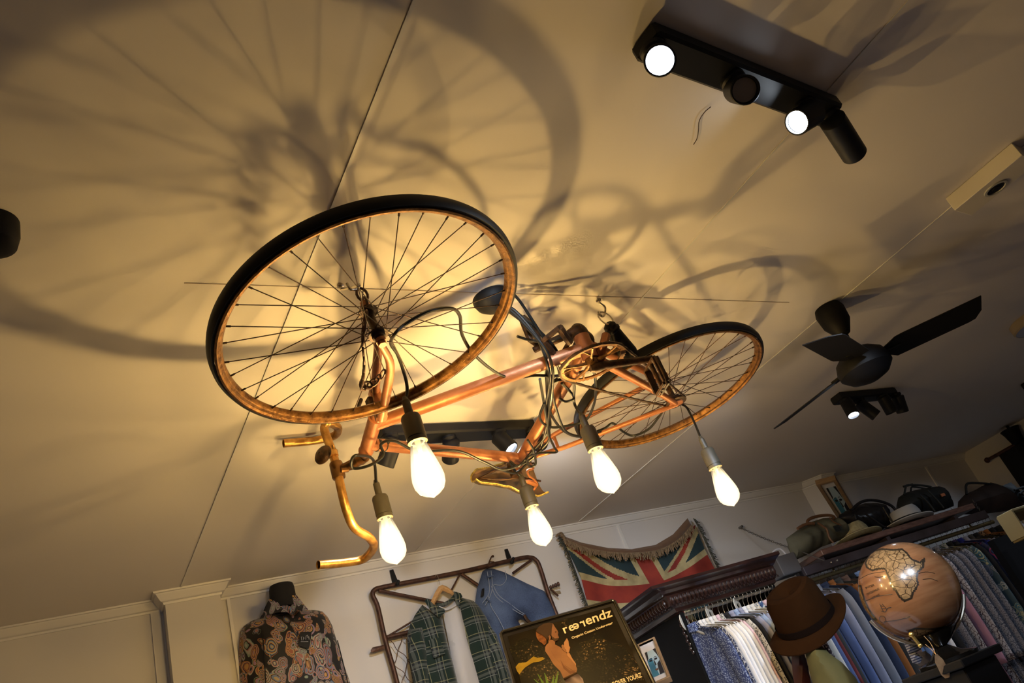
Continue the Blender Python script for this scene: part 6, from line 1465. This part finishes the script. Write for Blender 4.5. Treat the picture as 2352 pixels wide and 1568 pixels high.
mb.build('cabinet_top', M_BLK, cab); mb = MB(); mb.box((gc[0], gc[1], (zc_ - 0.024) / 2), (0.09, 0, 0), (0, 0.09, 0), (0, 0, (zc_ - 0.024) / 2 - 0.001), bev=0.003); mb.build('cabinet_body', M_BLK, cab)
# paper tag on a string
tg = thing('paper_tag', 'beige paper tag dangling on a string below the globe', 'tag', dep(2165, 1530, 2.3))
mb = MB(); A = dep(2150, 1503, 2.3); B = dep(2176, 1556, 2.3); d = B - A; L_ = np.linalg.norm(d); d /= L_; s_ = np.cross(d, toc); s_ /= np.linalg.norm(s_)
mb.prism([A - s_ * 0.004, A + s_ * 0.004, A + d * 0.02 + s_ * 0.012, B - d * 0.012 + s_ * 0.012, B + s_ * 0.006, B - s_ * 0.006, B - d * 0.012 - s_ * 0.012, A + d * 0.02 - s_ * 0.012], toc * 0.0012)
mb.build('tag_card', mat('kraft_paper', (0.36, 0.26, 0.16), 0.8, col2=(0.24, 0.16, 0.10), scale=60), tg)
mb = MB(); mb.tube(spline([dep(2122, 1460, 2.33), dep(2138, 1478, 2.32), A + toc * 0.001], 5), 0.0009, 5); mb.tube(spline([dep(2125, 1479, 2.33), dep(2140, 1492, 2.32), A], 5), 0.0009, 5); mb.build('tag_string', M_WOODL, tg)

# =================================================================== fedora on a coat stand with the olive jacket
hc = dep(1852, 1428, 2.88); hup = -0.50 * RC[:, 0] + 0.84 * RC[:, 1]; toh = (O - hc) / np.linalg.norm(O - hc); hup = hup * math.cos(0.02) + toh * math.sin(0.02); hfx = 0.86 * RC[:, 0] + 0.51 * RC[:, 1]
M_FELT = mat('brown_felt', (0.013, 0.005, 0.0015), 1.0, col2=(0.020, 0.008, 0.0024), scale=8, spec=0.05); M_BAND = mat('dark_hat_band', (0.006, 0.003, 0.002), 0.9, spec=0.05)
fed = hat('fedora', 'brown felt fedora with a dark band, hung in front of the wardrobe shirts', 'hat', hc, hup, 0.136, 0.094, M_FELT, M_BAND, hfx, brimcurl=-0.026, dip=-0.020, h=0.142)
cs = thing('coat_stand', 'dark coat stand under the fedora, hidden by the olive jacket', 'coat stand', (hc[0], hc[1], 0.0))
mb = MB(); mb.tube([(hc[0] + 0.01, hc[1] + 0.02, 0.02), (hc[0] + 0.01, hc[1] + 0.02, hc[2] - 0.012)], 0.018, 12); mb.lathe((hc[0] + 0.01, hc[1] + 0.02, 0.001), (0, 0, 1), [(0, 0.17), (0.02, 0.17), (0.04, 0.03)], 28, capA=True, capB=True); mb.build('pole', M_DWOOD, cs)
def campanel(pp, D, bulge, m, name, label, cat, res=0.014, seed=1, soft=0.03, group=None, amp=0.006):
    c = dep(*pp[0], D); n = (O - c) / np.linalg.norm(O - c); n[2] = 0; n /= np.linalg.norm(n); u = np.cross([0, 0, 1.0], n); F = (c, u, np.array([0, 0, 1.0]), n); out = []
    for p in pp: q = rayplane(p[0], p[1], c, n) - c; out.append((float(q @ u), float(q[2])))
    mb = MB(); panel(mb, out, F, bulge=bulge, soft=soft, res=res, fold=folds(seed, amp, 30)); panel(mb, out, (c, u, F[2], -n), bulge=bulge * 0.7, soft=soft, res=0.03)
    return tag(mb.build(name, m), label, cat, group)
campanel([(1848, 1492), (1852, 1476), (1866, 1472), (1882, 1476), (1905, 1500), (1935, 1522), (1965, 1555), (2010, 1640), (2020, 1700), (1900, 1720), (1872, 1590), (1856, 1530)], 2.80, 0.07, mat('olive_cloth', (0.085, 0.075, 0.02), 0.85, col2=(0.055, 0.05, 0.012), scale=9), 'olive_jacket', 'olive green jacket hanging below the fedora', 'jacket', seed=61)
campanel([(1818, 1505), (1845, 1492), (1856, 1530), (1868, 1600), (1850, 1640), (1828, 1600), (1820, 1540)], 2.95, 0.04, mat('oxblood_leather', (0.05, 0.012, 0.008), 0.4), 'leather_jacket', 'dark oxblood leather jacket below the fedora, left of the olive one', 'jacket', seed=62)
# pink cuff, striped shirt cuff and red box in the clutter below the globe
g = G('striped_cotton'); x = g.xyz(); M_STP = g.done(g.mix(g.math('GREATER_THAN', g.math('SINE', g.math('MULTIPLY', x[2], 900.0)), 0.2), (0.35, 0.38, 0.5), (0.05, 0.06, 0.15)), 0.9)
campanel([(2072, 1462), (2084, 1458), (2096, 1475), (2112, 1478), (2116, 1490), (2104, 1498), (2120, 1510), (2112, 1525), (2096, 1522), (2086, 1500), (2078, 1482)], 2.5, 0.03, M_STP, 'striped_cuff', 'crumpled blue and white striped cuff just below the globe', 'clothes', seed=64, soft=0.015)
campanel([(2108, 1500), (2125, 1494), (2138, 1504), (2142, 1512), (2128, 1524), (2112, 1530), (2100, 1520)], 2.55, 0.03, plain('slate_cloth', (0.07, 0.07, 0.10)), 'slate_scarf', 'slate grey cloth bundle left of the paper tag', 'clothes', seed=65, soft=0.02)
rb = dep(2275, 1566, 2.7)
mb = MB(); mb.box(rb + np.array([0.02, 0.03, -0.04]), np.array([0.035, -0.012, 0]), np.array([0.012, 0.035, 0]), (0, 0, 0.045), bev=0.002); tag(mb.build('red_box', mat('red_card', (0.22, 0.008, 0.008), 0.5)), 'small bright red box in the bottom right corner', 'box')
campanel([(2228, 1496), (2236, 1500), (2262, 1545), (2248, 1550), (2232, 1520)], 2.75, 0.012, plain('ice_blue_cloth', (0.35, 0.45, 0.55)), 'pale_scarf', 'pale blue folded cloth just above the red box', 'clothes', seed=66, soft=0.01)
# low dark counter that carries the clutter
mb = MB(); ct = dep(2280, 1740, 2.85); ct = rb + np.array([0.02, 0.03, -0.086]); mb.box((ct[0], ct[1], ct[2] / 2), (0.11, 0, 0), (0, 0.10, 0), (0, 0, ct[2] / 2), bev=0.003); tag(mb.build('low_counter', M_DWOOD), 'low dark counter at the bottom right, right of the globe cabinet', 'counter')
# =================================================================== tall black display unit at the right edge
du = dep(2352, 1240, 3.6)
uD = thing('display_unit', 'tall black display unit cut off by the right edge of the picture', 'shelving', (du[0], du[1], 0))
p0 = dep(2268, 1150, 3.7); p1 = dep(2352, 1292, 3.1)
mb = MB(); un = sn; 
mb.box((du[0] + 0.30, du[1] + 0.10, du[2] / 2 + 0.04), sdn * 0.27, sn * 0.02, (0, 0, du[2] / 2 + 0.02)); mb.build('back_board', M_CORE, uD)
ft = dep(2372, 1192, 3.45); bx0 = ft
tr = thing('display_tray', 'cream cut-out display tray with bottles at the right edge', 'tray', ft, None)
M_CRM = mat('cream_board', (0.26, 0.21, 0.10), 0.6)
for dz, th_ in ((0.055, 0.005), (-0.06, 0.005)):
    mb = MB(); mb.box(bx0 + np.array([0, 0, dz]), sdn * 0.13, sn * 0.045, (0, 0, th_), bev=0.002); mb.build('tray_board', M_CRM, tr)
mb = MB(); mb.box(bx0 - sn * 0.043, sdn * 0.13, sn * 0.003, (0, 0, 0.055)); mb.build('tray_back', mat('tan_board', (0.25, 0.17, 0.08), 0.6), tr)
mb = MB(); mb.box(bx0 - sdn * 0.13, sdn * 0.004, sn * 0.045, (0, 0, 0.055)); mb.build('tray_side', M_CRM, tr)
mb = MB(); mb.box(bx0 - sdn * 0.02 - np.array([0, 0, 0.2]) , sdn * 0.10, sn * 0.05, (0, 0, 0.005)); mb.build('lower_shelf', M_BLK, tr)
for k, (dx, col_, h_, lb, m_) in enumerate(((-0.09, 0, 0.05, 'small white jar on its side at the left of the cream tray', M_MATB), (-0.03, 0, 0.07, 'dark green bottle with a pale label in the cream tray', mat('green_glass', (0.02, 0.09, 0.08), 0.2)), (0.035, 0, 0.045, 'round white tin at the right of the cream tray', M_MATB))):
    mb = MB(); c = bx0 + sdn * dx + sn * 0.01 + np.array([0, 0, -0.0545]); mb.lathe(c, (0, 0, 1), [(0, 0.018), (h_ * .7, 0.018), (h_ * .8, 0.009), (h_, 0.009)], 18, capA=True, capB=True); b__ = tag(mb.build('bottle', m_), lb, 'bottle', 'bottles in the cream tray')
    mb = MB(); mb.lathe(c + np.array([0, 0, h_]), (0, 0, 1), [(0, 0.011), (0.010, 0.011)], 14, capA=True, capB=True); mb.build('cap', M_CHROME, b__)
# pale box peeking out behind the wardrobe, left of the olive bag
pb = spt(1798, 1288, 0.12)
mb = MB(); mb.box(pb + np.array([-0.01, 0, -0.03]), sdn * 0.06, sn * 0.05, (0, 0, 0.05), bev=0.004); bk = tag(mb.build('grey_box', mat('grey_card', (0.09, 0.085, 0.09), 0.7)), 'grey box with a hoop handle behind the wardrobe, left of the olive bag', 'box')
mb = MB(); mb.tube(spline([pb + sdn * -0.05 + np.array([0, 0, 0.015]), pb + sdn * -0.03 + np.array([0, 0, 0.055]), pb + sdn * 0.02 + np.array([0, 0, 0.06]), pb + sdn * 0.04 + np.array([0, 0, 0.015])], 6), 0.005, 8); mb.build('hoop_handle', M_MATB, bk)
